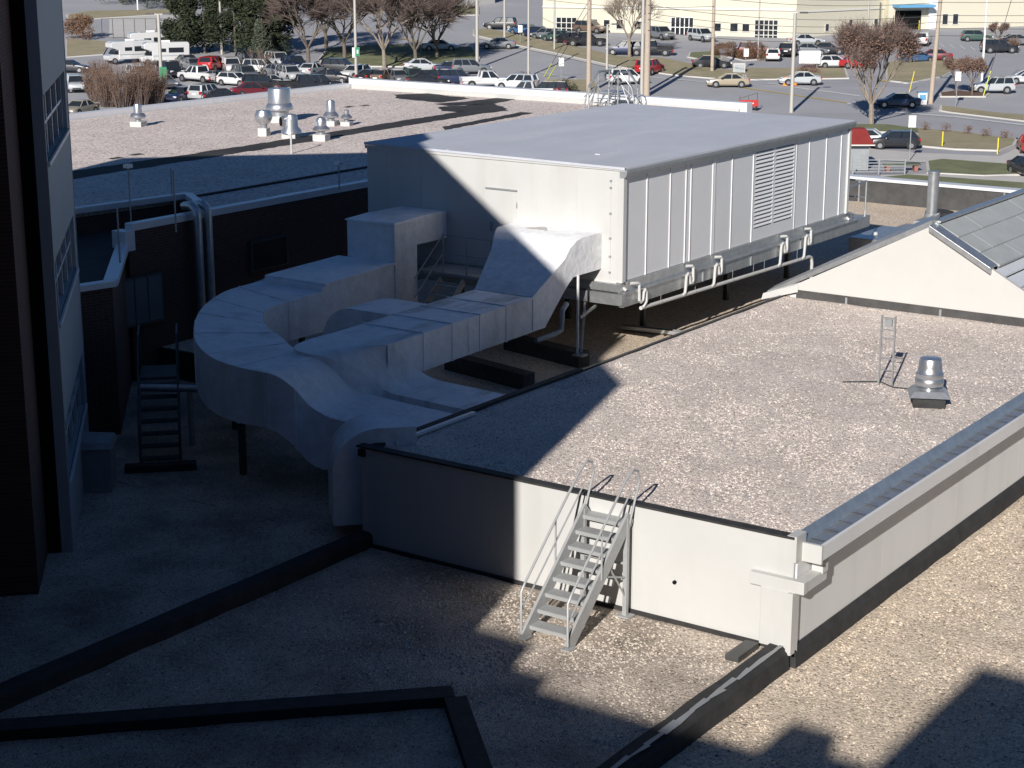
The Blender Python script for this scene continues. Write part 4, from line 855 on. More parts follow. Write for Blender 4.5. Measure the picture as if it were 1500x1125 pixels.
CARS = [
 # px, py (ground under the middle), kind, colour, heading (0 away, 90 right, 180 towards us), label, group
 (112,133,'suv','silver',165,'pale silver SUV beside the tower at the far left of the lot','L'),
 (117,168,'sedan','tan',200,'beige sedan half hidden behind the far roof next to the tower','L'),
 (103,106,'sedan','black',95,'dark car nearest the tower in the back row','L'),
 (266,148,'hatch','navy',205,'dark blue compact right of the brown brush','L'),
 (303,146,'suv','silver',25,'boxy silver SUV seen from the rear just behind the roof edge','L'),
 (292,120,'pickup','white',-50,'white pickup two rows behind the boxy silver SUV','L'),
 (283,103,'sedan','grey',150,'grey sedan left of the red-tailed pickup','L'),
 (312,103,'suv','red',15,'bright red vehicle below the dark evergreens','L'),
 (340,106,'suv','white',165,'white SUV just right of the bright red vehicle','L'),
 (385,108,'suv','white',110,'large white SUV left of the bare trees','L'),
 (345,125,'hatch','white',120,'white hatchback in the middle row with dark windows','L'),
 (372,141,'sedan','maroon',70,'dark maroon sedan right behind the roof edge above the big drum vent','L'),
 (330,150,'sedan','black',70,'black sedan with red tail lamps behind the roof edge','L'),
 (398,128,'sedan','silver',60,'silver sedan parked behind the maroon sedan','L'),
 (445,134,'pickup','black',75,'black pickup behind the apex of the far roof','L'),
 (408,112,'sedan','grey',140,'grey car in front of the large white SUV','L'),
 (432,103,'suv','navy',150,'navy SUV in the back row under the bare trees','L'),
 (458,110,'sedan','silver',20,'silver sedan showing red tail lamps by the grass','L'),
 (486,121,'sedan','black',100,'low black sedan near the green-signed pole','L'),
 (521,114,'hatch','white',215,'white hatchback with open-looking dark windscreen under the green sign','L'),
 (546,120,'sedan','black',30,'black sedan right of the white hatchback','L'),
 (562,120,'sedan','brown',20,'brown sedan seen from behind between black and grey cars','L'),
 (584,121,'sedan','grey',160,'grey sedan facing us left of the dark SUVs','L'),
 (607,122,'suv','green',165,'dark green SUV left of the large black SUV','L'),
 (643,124,'suv','black',80,'large black SUV below the bare trees','L'),
 (712,128,'pickup','white',78,'white pickup parked side-on behind the roof edge','L'),
 (757,131,'suv','white',-70,'white SUV with silver windows right of the white pickup','L'),
 (772,144,'pickup','white',-85,'white cab pickup whose roof just shows over the roof edge','L'),
 (818,141,'hatch','maroon',20,'dark hatchback beside the round shrub at the roof edge','L'),
 (733,43,'suv','black',-80,'black SUV on the upper road at the start of the parked row','U'),
 (729,71,'sedan','grey',-88,'dark grey sedan driving down the road at left','R'),
 (768,50,'sedan','blue',-50,'blue car first in the angled row beside the road','U'),
 (784,54,'sedan','navy',-50,'navy car second in the angled row beside the road','U'),
 (800,57,'hatch','grey',-50,'grey hatchback third in the angled row beside the road','U'),
 (816,60,'sedan','green',-50,'dark green car fourth in the angled row beside the road','U'),
 (832,63,'sedan','black',-50,'black car fifth in the angled row beside the road','U'),
 (857,67,'pickup','black',85,'black pickup closing the angled row beside the wooden pole','U'),
 (865,48,'suv','brown',120,'brown SUV parked below the big gridded window','U'),
 (915,80,'suv','navy',-80,'navy SUV crossing behind the bare tree','U'),
 (953,81,'pickup','black',-88,'black pickup between the two thick poles','U'),
 (1042,99,'sedan','black',90,'black sedan parked on the verge edge side-on','U'),
 (1028,60,'suv','silver',150,'small silver SUV near the glass entrance of the tan building','U'),
 (968,57,'suv','grey',150,'dark SUV in front of the glass entrance','U'),
 (918,123,'suv','white',72,'white SUV waiting in the road by the thick pole','R'),
 (952,108,'suv','red',30,'red SUV behind the thick pole','R'),
 (1066,127,'sedan','tan',-88,'tan sedan driving across the junction','R'),
 (1171,124,'sedan','silver',-90,'silver sedan behind the orange barrels','R'),
 (1180,66,'sedan','silver',80,'silver car parked at the corner of the tan building','U'),
 (1156,82,'suv','black',20,'black SUV right of the tall lamp pole','U'),
 (1186,80,'sedan','grey',95,'grey car in the row behind the white sign board','U'),
 (1212,79,'sedan','black',95,'black car left of the reddish tree top','U'),
 (1132,88,'hatch','white',8,'white hatchback facing away beside the brown shrubs','U'),
 (1220,99,'hatch','white',80,'white hatchback right of the white sign board','U'),
 (1254,99,'sedan','red',80,'car with red body glimpsed through the reddish tree','U'),
 (1108,82,'suv','maroon',100,'maroon SUV behind the brown shrubs','U'),
 (1326,66,'suv','maroon',70,'maroon SUV in front of the dark loading door','U'),
 (1351,66,'suv','white',20,'white SUV beside the maroon one near the loading door','U'),
 (1366,89,'sedan','maroon',-80,'dark maroon sedan right of the leaning pole','U'),
 (1342,91,'sedan','blue',70,'blue and silver sedan just left of the leaning pole','U'),
 (1313,157,'sedan','navy',-88,'dark blue sedan on the near road right of the reddish tree','R'),
 (1262,213,'sedan','silver',-75,'silver sedan tucked behind the penthouse corner','P'),
 (1309,217,'hatch','black',-88,'black compact van on the near drive beside the white sign','P'),
 (1453,136,'suv','silver',-90,'silver SUV parked at the mulch bed on the right','P'),
 (1503,122,'sedan','white',-90,'white sedan cut by the right edge of the photo','P'),
 (1508,222,'sedan','red',10,'red car at the right edge near the near drive','P'),
 (1509,258,'sedan','black',170,'black car at the right edge beside the green grass','P'),
 (1430,60,'hatch','green',95,'green car parked far off at upper right','U'),
 (1463,77,'suv','black',90,'dark SUV near the small shrubs at upper right','U'),
 (1490,66,'sedan','grey',90,'grey car at the far right edge of the upper lot','U'),
 (240,128,'sedan','grey',150,'grey sedan hidden behind the brown brush','L'),
 (205,118,'suv','white',150,'white vehicle glimpsed through the brown brush','L'),
 (360,118,'suv','grey',150,'grey SUV between the white hatchback and silver sedan','L'),
 (425,118,'suv','silver',150,'silver SUV in the middle row near the bare trees','L'),
 (620,104,'sedan','silver',85,'silver car parked beyond the dark SUVs under the bare trees','L'),
 (665,108,'sedan','navy',85,'navy sedan beyond the large black SUV','L'),
 (276,98,'sedan','black',150,'black car peeping out left of the red-tailed vehicle','L'),
 (322,122,'sedan','grey',120,'grey sedan between the white pickup and the white hatchback','L'),
 (365,98,'suv','black',150,'black SUV in the back row between two white SUVs','L'),
 (408,97,'suv','silver',150,'silver SUV at the back below the grey green conical shrub','L'),
 (470,132,'suv','black',75,'black SUV roof showing just behind the far roof apex','L'),
 (385,132,'suv','black',80,'black SUV between the maroon sedan and black pickup','L'),
 (500,107,'suv','black',100,'black SUV behind the white hatchback with dark windscreen','L'),
 (626,126,'sedan','black',80,'black sedan in front of the dark green SUV','L'),
 (672,124,'suv','navy',85,'navy SUV between the large black SUV and the white pickup','L'),
 (250,112,'suv','black',150,'black SUV behind the twin-headed lamp post','L'),
 (690,108,'suv','grey',85,'grey SUV behind the cab of the white pickup','L'),
 (800,143,'suv','black',-85,'black SUV behind the roof edge beside the low reddish shrub','L'),
 (645,74,'sedan','silver',88,'silver car on the road glimpsed behind the bare trees','R'),
]
GRP = dict(L='cars parked in the left lot', U='cars parked in the upper lots', R='cars on the road', P='cars near the right drive')
for (px, py, k, c, h, lab, g) in CARS:
    p = at(px, py); t = proto[k]; mats = {'body': CP[c], 'roof': CP[c]}; rot = AZ - R(h)
    if used[k]: t = dup(t, p, rot, lab, GRP[g], mats)
    else:
        used[k] = True; t.location = p; t.rotation_euler = (0, 0, rot); t['label'] = lab; t['group'] = GRP[g]
        for ch in t.children: setmat(ch, mats)
    t['category'] = 'truck' if k == 'pickup' else 'car'; t.scale = (1.08, 1.08, 1.05)
    t.rotation_mode = 'XYZ'
# motorhomes
def motorhome(px, py, h, lab):
    t = thing('motorhome', lab, 'motorhome', at(px, py), AZ-R(h), 'white motorhomes in the left lot')
    MB().ext([(-3.6, .6), (1.8, .6), (1.8, 1.9), (3.0, 2.3), (3.0, 2.9), (2.5, 3.15), (-3.5, 3.15), (-3.7, 2.9)], 1, -1.15, 1.15).build('body', CP['white'], t, bev=.08)
    MB().ext([(1.78, .5), (3.4, .5), (3.5, .9), (3.4, 1.15), (2.6, 1.35), (2.2, 1.95), (1.78, 1.95)], 1, -1.0, 1.0).build('cab', CP['white'], t, bev=.05)
    MB().hexa([(1.85, -1.02, 1.3), (2.66, -1.02, 1.34), (2.66, 1.02, 1.34), (1.85, 1.02, 1.3), (1.85, -1.01, 1.9), (2.26, -1.01, 1.92), (2.26, 1.01, 1.92), (1.85, 1.01, 1.9)]).build('windscreen', M['glass'], t)
    for s in (-1, 1):
        MB().box(-2.8, -.6, s*1.17-.02, s*1.17+.02, 1.7, 2.4).build('window', M['glass'], t); MB().box(-.2, .9, s*1.17-.02, s*1.17+.02, 1.8, 2.3).build('window', M['glass'], t)
        MB().box(-3.5, 1.7, s*1.17-.012, s*1.17+.012, 1.2, 1.35).build('stripe', M['clad'], t)
    t.scale = (.88, .88, .9)
    MB().box(-1, .2, -.4, .4, 3.15, 3.4).build('roof_unit', M['signw'], t, bev=.04); wheels(t, (-2.1, 2.5), 1.08, .42)
motorhome(188, 92, -125, 'white motorhome on the left, nose towards the tower'); motorhome(240, 94, -112, 'white motorhome on the right with a long dark side window')
motorhome(218, 78, -115, 'white motorhome roof showing between and behind the other two')

# ================================================================ POLES, SIGNS, STREET FURNITURE
def pole(px, py, h, r, m, label, cat='pole', name='utility_pole', lean=(0, 0), heads=0, arm=False, group=None):
    t = thing(name, label, cat, at(px, py, -.05), 0, group)
    MB().tube([(0, 0, 0), (lean[0]*.5, lean[1]*.5, h*.5), (lean[0], lean[1], h)], r*1.15, 10, r*.85).build('shaft', m, t, smooth=True)
    rr = rt
    if heads:
        for s in ((-1, 1) if heads == 2 else (1,)):
            a = Vector((lean[0], lean[1], h)); q = a + rr*s*1.0
            b = MB(); b.beam(a, a+rr*s*.6+Vector((0, 0, .05)), .1, .08); b.build('arm', m, t)
            MB().beam(a+rr*s*.5+Vector((0, 0, .05)), a+rr*s*1.35+Vector((0, 0, .05)), .4, .16).build('lamp_head', M['flash'], t)
    if arm:
        MB().beam(Vector((lean[0], lean[1], h-1))-rr*1.3, Vector((lean[0], lean[1], h-1))+rr*1.3, .12, .14).build('cross_arm', M['polew'], t)
        b = MB()
        for s in (-1.2, -.6, .6, 1.2): b.lathe([(.05, 0), (.07, .08), (.04, .18), (.02, .2)], tuple(Vector((lean[0], lean[1], h-.93))+rr*s), 8)
        b.build('insulator', M['galvd'], t)
    return t
pole(862,136,13,.26,M['polew'],'tan wooden utility pole left of the crossover steps, reddish at its foot','pole',arm=True)
pole(947,141,13.5,.33,M['polew'],'thickest wooden utility pole right of the crossover steps','pole',arm=True)
pole(940,138,12.5,.20,M['poleg'],'dark grey pole standing against the thickest wooden pole','pole')
pole(1043,106,13,.2,M['polew'],'wooden utility pole at the left end of the brown shrubs','pole',arm=True)
pole(1363,152,12.5,.24,M['polew'],'leaning wooden utility pole beside the blue and white box','pole',lean=(.7,-.2),arm=True)
pole(739,58,11,.16,M['poleg'],'pale pole beside the upper road at left','pole')
pole(774,112,12,.14,M['poleg'],'slim grey pole rising behind the white SUV','pole')
pole(699,100,12.5,.2,M['poleg'],'grey pole just left of the white pickup','pole')
pole(812,74,11,.12,M['poleg'],'thin pole by the angled row of cars','pole')
pole(325,80,13,.15,M['poleg'],'light pole in front of the dark evergreens','pole')
pole(1438,120,13,.13,M['signw'],'slim white flag pole behind the small reddish trees','pole')
pole(1270,60,12,.14,M['poleg'],'thin pole in front of the loading wall','pole')
pole(1110,88,8,.1,M['poleg'],'short thin pole left of the white hatchback','pole')
pole(202,16,6,.12,M['signw'],'short white pole at the far end of the court','pole')
t = pole(238,147,9.5,.2,M['poleg'],'concrete lamp post with twin heads and a green sign in the brown brush','street lamp','street_lamp',heads=2)
def sgn(t, z, w_, h_, m, off=-.25, nm='sign_plate'):
    d = -Vector((cos(AZ), sin(AZ), 0)); c = d*.25 + Vector((0, 0, z)) + rt*off
    return MB().loft([[tuple(c - rt*w_/2 + Vector((0, 0, -h_/2)) + d*k), tuple(c + rt*w_/2 + Vector((0, 0, -h_/2)) + d*k), tuple(c + rt*w_/2 + Vector((0, 0, h_/2)) + d*k), tuple(c - rt*w_/2 + Vector((0, 0, h_/2)) + d*k)] for k in (0, .05)]).build(nm, m, t)
sp = sgn(t, 3.1, .8, 1.25, M['green'], .3); 
t = pole(522,117,12,.18,M['poleg'],'tall lamp post with a green sign above the white hatchback','street lamp','street_lamp')
sgn(t, 3.4, .5, 1.1, M['green'], .25); sgn(t, 3.3, .3, 1.2, M['signw'], -.25); sgn(t, 3.4, .18, .45, M['signw'], .25, 'sign_mark').location = -Vector((cos(AZ), sin(AZ), 0))*.06
t = pole(889,106,5.9,.16,M['poleg'],'lamp post with flat head left of the bare tree by the road','street lamp','street_lamp',heads=1)
t = pole(1159,165,10.5,.2,M['poleg'],'tall lamp post standing behind the penthouse roof line','street lamp','street_lamp',heads=1)
for (px, py, h, lab) in ((822,120,2.9,'small white road sign on a thin post left of the wooden pole'), (1400,156,3.8,'white sign on a post between the small reddish trees'), (1332,236,3.9,'white sign on a post in front of the black compact van'), (762,64,2.6,'small sign on the verge below the upper road'), (1092,99,2.4,'small post sign left of the white cabinet')):
    t = thing('road_sign', lab, 'sign', at(px, py)); MB().tube([(0, 0, 0), (0, 0, h)], .04, 6).build('post', M['galvd'], t); sgn(t, h-.5, .62, 1.0, M['signw'], 0)
t = thing('sign_board', 'large white sign board on the verge behind the silver sedan', 'sign', at(1185,101)); sgn(t, 1.5, 2.7, 1.6, M['signw'], 0)
for s in (-1, 1): MB().beam(tuple(rt*s), tuple(rt*s + Vector((0, 0, 1.2))), .12, .12).build('post', M['galvd'], t)
t = thing('flower_hedge', 'low dark red hedge under the white sign board', 'hedge', at(1185,108)); 
t0_hedge = t
t = thing('utility_cabinet', 'pale grey utility cabinet on the verge behind the tan sedan', 'cabinet', at(1082,107), AZ); MB().box(-.5, .5, -.75, .75, 0, 1.25).build('casing', M['conc'], t, bev=.03); MB().box(-.52, -.5, -.6, -.02, .1, 1.1).build('door', M['clad'], t); MB().box(-.52, -.5, .02, .6, .1, 1.1).build('door', M['clad'], t)
t = thing('newspaper_box', 'blue and white box at the foot of the leaning pole', 'box', at(1350,153), AZ); MB().box(-.4, .4, -.5, .5, 0, 1.3).build('casing', M['signw'], t, bev=.03); MB().box(-.42, -.4, -.35, .35, .5, 1.1).build('panel', M['blue'], t); MB().box(-.45, .45, -.55, .55, 1.3, 1.4).build('lid', M['blue'], t)
for i, px in enumerate((1151, 1163)):
    t = thing('traffic_barrel', ('left' if i == 0 else 'right') + ' one of two orange barrels in front of the silver sedan', 'barrel', at(px, 125), 0, 'orange traffic barrels')
    MB().lathe([(.4, 0), (.42, .1), (.34, .12), (.32, .5), (.3, .9), (.26, .96), (.02, 1.0)], n=14).build('drum', M['orange'], t, smooth=True); MB().lathe([(.335, .4), (.33, .52)], n=14).build('band', M['signw'], t)
t = thing('message_trailer', 'red message board on a small trailer in the road above the penthouse roof', 'sign', at(1096,162), AZ)
MB().box(-.2, -.05, -1.05, 1.05, .45, 1.15).build('board', M['red'], t, bev=.03)
# text on the red board is unreadable in the photo: one row of pale strokes
for k in range(6): MB().box(-.215, -.2, -.55+k*.2, -.42+k*.2, .74, .86).build('pale_mark', M['signw'], t)
b = MB(); b.beam((0, -1, .3), (0, 1, .3), .1, .1); b.beam((0, -.95, .3), (0, -.95, 1.9), .06, .06); b.beam((0, .95, .3), (0, .95, 1.6), .06, .06); b.beam((0, -.95, 1.9), (0, .95, 1.3), .05, .05); b.beam((0, 0, .3), (0, 0, 1.6), .05, .05); b.build('frame', M['flash'], t)
for s in (-.9, .9): MB().tube([(.1, s-.08, .28), (.1, s+.08, .28)], .28, 12).build('wheel', M['tyre'], t)
for i, (px, py) in enumerate(((1380,216),(1461,226),(1346,44))):
    lab = ('left yellow marker post on the near grass island', 'right yellow marker post on the near grass island', 'yellow post beside the loading door')[i]
    t = tag(MB().lathe([(.06, 0), (.06, 1.4), (.03, 1.45)], n=8).build('marker_post', M['yellow']), lab, 'post'); t.location = at(px, py)
# guy wires with yellow guards
for (a, b_, z1, lab) in (((802,117),(868,136),9.5,'steep guy wire with a bright yellow-green guard beside the white SUV'), ((797,112),(862,130),10.5,'second steep guy wire with a yellow-green guard left of the first'), ((1347,152),(1395,152),0,'')):
    if not lab: continue
    p = at(*a); q = at(862,136) + Vector((0, 0, z1)); t = thing('guy_wire', lab, 'wire', p); d = q-p
    MB().tube([(0, 0, 0), tuple(d)], .03, 5).build('cable', M['wire'], t); MB().tube([(0, 0, 0), tuple(d.normalized()*3.2)], .07, 6).build('guard', M['yellowp'], t)
p = at(1440,142); q = at(1478,142)+Vector((0, 0, 13)); t = thing('guy_wire', 'long pale guy wire crossing in front of the silver SUV at right', 'wire', p)
MB().tube([(0, 0, 0), tuple(q-p)], .035, 5).build('cable', M['wire'], t); MB().tube([(0, 0, 0), tuple((q-p).normalized()*3)], .06, 6).build('guard', M['yellowp'], t)
p = at(1332,135); t = tag(MB().tube([(0, 0, 0), (.2, -.4, 2.4)], .05, 6).build('marker_post', M['yellow']), 'leaning yellow guy guard by the road above the dark blue sedan', 'post'); t.location = p
# overhead power lines
def wire(p, q, sag, lab, r=.028, grp='overhead lines across the junction'):
    P = [p.lerp(q, k/14) - Vector((0, 0, sag*4*(k/14)*(1-k/14))) for k in range(15)]
    tag(MB().tube([tuple(x-p) for x in P], r, 5).build('power_line', M['wire']), lab, 'wire', grp).location = p
A_ = at(947,141); B_ = at(1363,152) + Vector((.7, -.2, 0)); dirv = (B_-A_).normalized(); C2 = B_ + dirv*40 + Vector((0, 0, 2)); A0 = at(700,60)
for k, (za, zb, zc) in enumerate(((12.6, 11.6, 12), (12.0, 11.0, 11.5), (10.2, 9.6, 10), (9.3, 8.9, 9.0), (8.6, 8.2, 8.4), (7.4, 7.4, 7.8))):
    nm = ('highest', 'second highest', 'third', 'fourth', 'fifth', 'lowest')[k]
    wire(A_+Vector((0, 0, za)), B_+Vector((0, 0, zb)), 1.0, nm+' overhead line from the thickest pole to the leaning pole')
    wire(B_+Vector((0, 0, zb)), C2+Vector((0, 0, zc)), .6, nm+' overhead line from the leaning pole out of the right edge')
for k, za in enumerate((9.6, 8.4, 6.6)):
    wire(at(1043,106)+Vector((0, 0, za+1.5)), at(739,58)+Vector((0, 0, za)), .8, ('upper', 'middle', 'lower')[k]+' line running left from the pole by the brown shrubs')
# benches/railing near the drive and small red-roofed kiosk
t = thing('red_roof_shelter', 'small shelter with a dark red sloping roof just past the penthouse corner', 'shelter', at(1243,246), AZ)
MB().hexa([(-2.2,-1.6,2.2),(2.2,-1.6,2.2),(2.2,1.6,2.2),(-2.2,1.6,2.2),(-.6,-1.2,3.3),(.6,-1.2,3.3),(.6,1.0,3.3),(-.6,1.0,3.3)])  .build('roof', M['redroof'], t); MB().box(-1.6, 1.6, -1.3, 1.3, 0, 2.2).build('wall', M['galvd'], t); MB().box(-2.25, 2.25, -1.65, 1.65, 2.1, 2.2).build('fascia', M['tanl'], t)
t = thing('slatted_railing', 'grey slatted railing beside the near drive past the penthouse', 'railing', at(1285,256), AZ)
for k in range(5): MB().box(-.02, .02, -2.2, 2.0, .2+k*.24, .27+k*.24).build('rail', M['galvd'], t)
for s in (-2.2, -.1, 2.0): MB().box(-.05, .05, s-.05, s+.05, 0, 1.3).build('post', M['galvd'], t)
t = thing('planter_bench', 'low bench with a green top beside the slatted railing', 'bench', at(1320,250), AZ); MB().box(-.5, .5, -1.5, 1.5, .5, .62).build('seat', M['ever2'], t); MB().box(-.4, .4, -1.3, -1.0, 0, .5).build('leg', M['brickred'], t); MB().box(-.4, .4, 1.0, 1.3, 0, .5).build('leg', M['brickred'], t)

# ================================================================ FAR BUILDINGS
tb = thing('tan_building', 'long tan building with gridded windows across the top of the photo', 'building', at(980,46))
def wallpts(px0, py0, px1, py1): return at(px0, py0, -.2), at(px1, py1, -.2)
def facade(a, b, h, th, m, par, name='wall', h0=0):
    d = (b-a); d.z = 0; d.normalize(); n = Vector((-d.y, d.x, 0))
    if n.dot(Vector((cos(AZ), sin(AZ), 0))) < 0: n = -n
    z0 = min(a.z, b.z)-.5
    MB().prism([(a.x, a.y), (b.x, b.y), (b.x+n.x*th, b.y+n.y*th), (a.x+n.x*th, a.y+n.y*th)], z0+h0, z0+h).build(name, m, par, world=True)
    return d, n, z0
def fwin(a, d, n, px, zc, w_, h_, par, nx=1, ny=1, gm=M['glass'], fm=M['tanl']):
    # find distance along the facade seen at pixel column px
    best = min((abs(projx(a+d*s_*.25, zc)-px), s_) for s_ in range(0, 400)); s_ = best[1]*.25
    o = a + d*s_; z = zc
    def bx(s0, s1, z0, z1, k0, k1):
        return MB().prism([(o.x+d.x*s0-n.x*k1, o.y+d.y*s0-n.y*k1), (o.x+d.x*s1-n.x*k1, o.y+d.y*s1-n.y*k1), (o.x+d.x*s1-n.x*k0, o.y+d.y*s1-n.y*k0), (o.x+d.x*s0-n.x*k0, o.y+d.y*s0-n.y*k0)], z0, z1)
    wn = bx(-w_/2, w_/2, z-h_/2, z+h_/2, -.1, .05).build('window', gm, par, world=True)
    f = MB()
    for k in range(nx+1): s0 = -w_/2 + w_*k/nx; q = bx(s0-.06, s0+.06, z-h_/2, z+h_/2, .04, .12); f.add(q.v, q.f)
    for k in range(ny+1): z0 = z-h_/2 + h_*k/ny; q = bx(-w_/2-.06, w_/2+.06, z0-.05, z0+.05, .05, .13); f.add(q.v, q.f)
    f.build('frame', fm, wn, world=True)
    return wn
def projx(p, z):
    v = Vector((p.x, p.y, z-CAMZ)); return PCX + F*v.dot(rt)/v.dot(fw)
a, b2 = wallpts(795, 46, 1165, 58); d, n, z0 = facade(a, b2, 9.5, 14, M['tanw'], tb)
facade(a-n*.2, b2-n*.2, 4.9, .22, M['tanl'], tb, 'ledge', 4.6)
for (px, zc, w_, h_, nx, ny) in ((829,2.0,3.2,2.4,4,3),(870,2.4,1.1,1.2,1,1),(889,2.4,1.0,1.1,1,1),(907,2.3,1.1,1.4,1,1),(935,2.2,1.1,1.2,1,1),(1051,2.1,1.2,1.2,1,1),(1075,2.1,1.2,1.2,1,1),(1123,1.8,3.4,2.9,5,4),(1093,2.1,1.1,1.2,1,1)):
    fwin(a, d, n, px, z0+zc, w_, h_, tb, nx, ny)
wn = fwin(a, d, n, 999, z0+2.0, 3.4, 2.9, tb, 5, 2, M['glass'], M['signw'])
wn.name = 'entrance'
tb2 = thing('tan_annex', 'lower tan annex with a dark loading door and pale canopy at upper right', 'building', at(1240,50))
a, b3 = wallpts(1165, 58, 1300, 44); d, n, z0 = facade(a, b3, 7.5, 12, M['tanw'], tb2)
facade(a-n*.15, b3-n*.15, 4.6, .17, M['tanl'], tb2, 'ledge', 4.35)
for (px, zc, w_, h_) in ((1246,2.4,.9,1.2),(1283,2.2,1.0,1.4),(1212,2.0,.9,1.1)): fwin(a, d, n, px, z0+zc, w_, h_, tb2)
a, b4 = wallpts(1300, 46, 1500, 40); d, n, z0 = facade(a, b4, 7.5, 12, M['tanw'], tb2)
fwin(a, d, n, 1330, z0+2.0, 4.2, 3.0, tb2, 1, 1, M['dark'], M['dark'])
q = a + d*3.6; MB().prism([(q.x-d.x*3-n.x*2.4, q.y-d.y*3-n.y*2.4), (q.x+d.x*3-n.x*2.4, q.y+d.y*3-n.y*2.4), (q.x+d.x*3, q.y+d.y*3), (q.x-d.x*3, q.y-d.y*3)], z0+4.1, z0+4.5).build('canopy', M['blue'], tb2, world=True)
q = a + d*7.4; MB().prism([(q.x-d.x*.9-n.x*.6, q.y-d.y*.9-n.y*.6), (q.x+d.x*.9-n.x*.6, q.y+d.y*.9-n.y*.6), (q.x+d.x*.9, q.y+d.y*.9), (q.x-d.x*.9, q.y-d.y*.9)], z0, z0+5.5).build('pilaster', M['signw'], tb2, world=True)
for (px, zc, w_, h_) in ((1385,2.2,1.0,1.6),(1400,2.2,1.0,1.6),(1372,2.2,.8,1.4)): fwin(a, d, n, px, z0+zc, w_, h_, tb2)
pb = thing('pale_building', 'pale building and gate structure at the top centre above the bare trees', 'building', at(650,6))
MB().box(-7, 7, -6, 9, -.5, 7).build('wall', M['tanl'], pb)
# court fence
t = thing('court_fence', 'dark chain fence posts around the grey court at upper left', 'fence', at(160, 56))
A1 = at(150,56)-t.location; B1 = at(262,56)-t.location
for k in range(8): q = A1.lerp(B1, k/7); MB().tube([tuple(q), tuple(q+Vector((0, 0, 2.8)))], .045, 5).build('post', M['wire'], t)
MB().tube([tuple(A1+Vector((0, 0, 2.8))), tuple(B1+Vector((0, 0, 2.8)))], .03, 5).build('top_rail', M['wire'], t)

# ================================================================ VEGETATION
def limbs(b, p, d, L, r, lev, rnd, tips, spread=.5, up=.15, nb=3):
    q = p + d*L*.5 + Vector((rnd.uniform(-1, 1), rnd.uniform(-1, 1), 0))*L*.05; e = p + d*L
    n_ = 6 if r > .08 else 3
    b.tube([tuple(p), tuple(q), tuple(e)], r, n_, r*.62)
    if lev == 0: tips.append((e, d)); return
    for k in range(nb):
        dd = (d + Vector((rnd.uniform(-1, 1), rnd.uniform(-1, 1), rnd.uniform(-.6, .9)))*spread + Vector((0, 0, up))).normalized()
        limbs(b, p + d*L*rnd.uniform(.55, 1.0), dd, L*rnd.uniform(.62, .85), r*.6, lev-1, rnd, tips, spread, up, nb)
def bare_tree(px, py, H, label, lev=6, seed=1, m=None, mt=None, leaf=None, nleaf=0, spread=.55, up=.12, trunk=.28, name='bare_tree', rr=.28, group=None, twigs=12):
    rnd = random.Random(seed); t = thing(name, label, 'tree', at(px, py), 0, group)
    b = MB(); L0 = H*trunk; b.tube([(0, 0, -.2), (.05, .05, L0*.5), (0, .1, L0)], rr, 8, rr*.75); b.build('trunk', m or M['bark'], t, smooth=True)
    b = MB(); tips = []
    for k in range(5):
        a = 2*pi*k/5 + rnd.uniform(-.4, .4); dd = Vector((cos(a)*.62, sin(a)*.62, 1)).normalized()
        limbs(b, Vector((0, .1, L0*.9)), dd, H*.24, rr*.5, lev-2, rnd, tips, spread, up)
    b.build('limb', m or M['bark'], t)
    b = MB()
    for (e, dd) in tips:
        for k in range(twigs):
            q = (dd + Vector((rnd.uniform(-1, 1), rnd.uniform(-1, 1), rnd.uniform(-.5, 1)))*.8).normalized(); L = rnd.uniform(.4, 1.3)*H/9
            b.tube([tuple(e - dd*rnd.uniform(0, .5)), tuple(e+q*L)], .022, 3, .008)
    if b.v: b.build('twig', mt or M['twig'], t, fix=False)['kind'] = 'stuff'
    if nleaf:
        b = MB()
        for _ in range(nleaf):
            e, dd = rnd.choice(tips); c = e + Vector((rnd.gauss(0, .35), rnd.gauss(0, .35), rnd.gauss(.1, .35)))*H/9; s = rnd.uniform(.05, .13)
            u = Vector((rnd.uniform(-1, 1), rnd.uniform(-1, 1), rnd.uniform(-1, 1))).normalized(); v = u.orthogonal().normalized()
            b.add([tuple(c-u*s), tuple(c+v*s*.7), tuple(c+u*s), tuple(c-v*s*.7)], [(0, 1, 2, 3)])
        b.build('foliage', leaf, t, fix=False)['kind'] = 'stuff'
    return t
bare_tree(452,94,14,'leftmost bare brown tree beside the dark evergreens',seed=3,mt=M['twig'],spread=.75,up=.02,trunk=.16)
bare_tree(505,88,14.5,'second bare tree from the evergreens, behind the silver sedan',seed=4,spread=.75,up=.02,trunk=.16)
bare_tree(563,99,15,'bare tree with pale trunk behind the brown and grey sedans',seed=5,m=M['barkpale'],spread=.75,up=.02,trunk=.16)
bare_tree(609,97,13.5,'bare tree standing behind the dark green SUV',seed=6,spread=.75,up=.02,trunk=.16)
bare_tree(478,70,13,'tall bare tree rising behind the leftmost two bare trees',seed=16,spread=.75,up=.02,trunk=.16)
bare_tree(640,85,11,'smallest bare tree at the right end of the bare row',seed=7,spread=.75,up=.02,trunk=.16)
bare_tree(384,122,5.2,'small bare tree among the parked cars of the left lot',seed=8,rr=.12,twigs=3,lev=4)
bare_tree(922,84,9.5,'pale leafless tree in front of the tan building by the black pickup',seed=9,m=M['barkpale'],mt=M['barkpale'],spread=.6,rr=.24,twigs=3)
bare_tree(1276,183,12.2,'broad tree with dry reddish leaves beside the near road',seed=11,m=M['barkpale'],mt=M['twig'],leaf=M['rleaf'],nleaf=9000,trunk=.18,spread=.42,up=.3,rr=.3,name='reddish_tree')
bare_tree(1400,138,5.2,'left small reddish tree in the mulch bed',seed=12,leaf=M['rleaf'],nleaf=2600,rr=.12,lev=4,name='reddish_tree',up=.25)
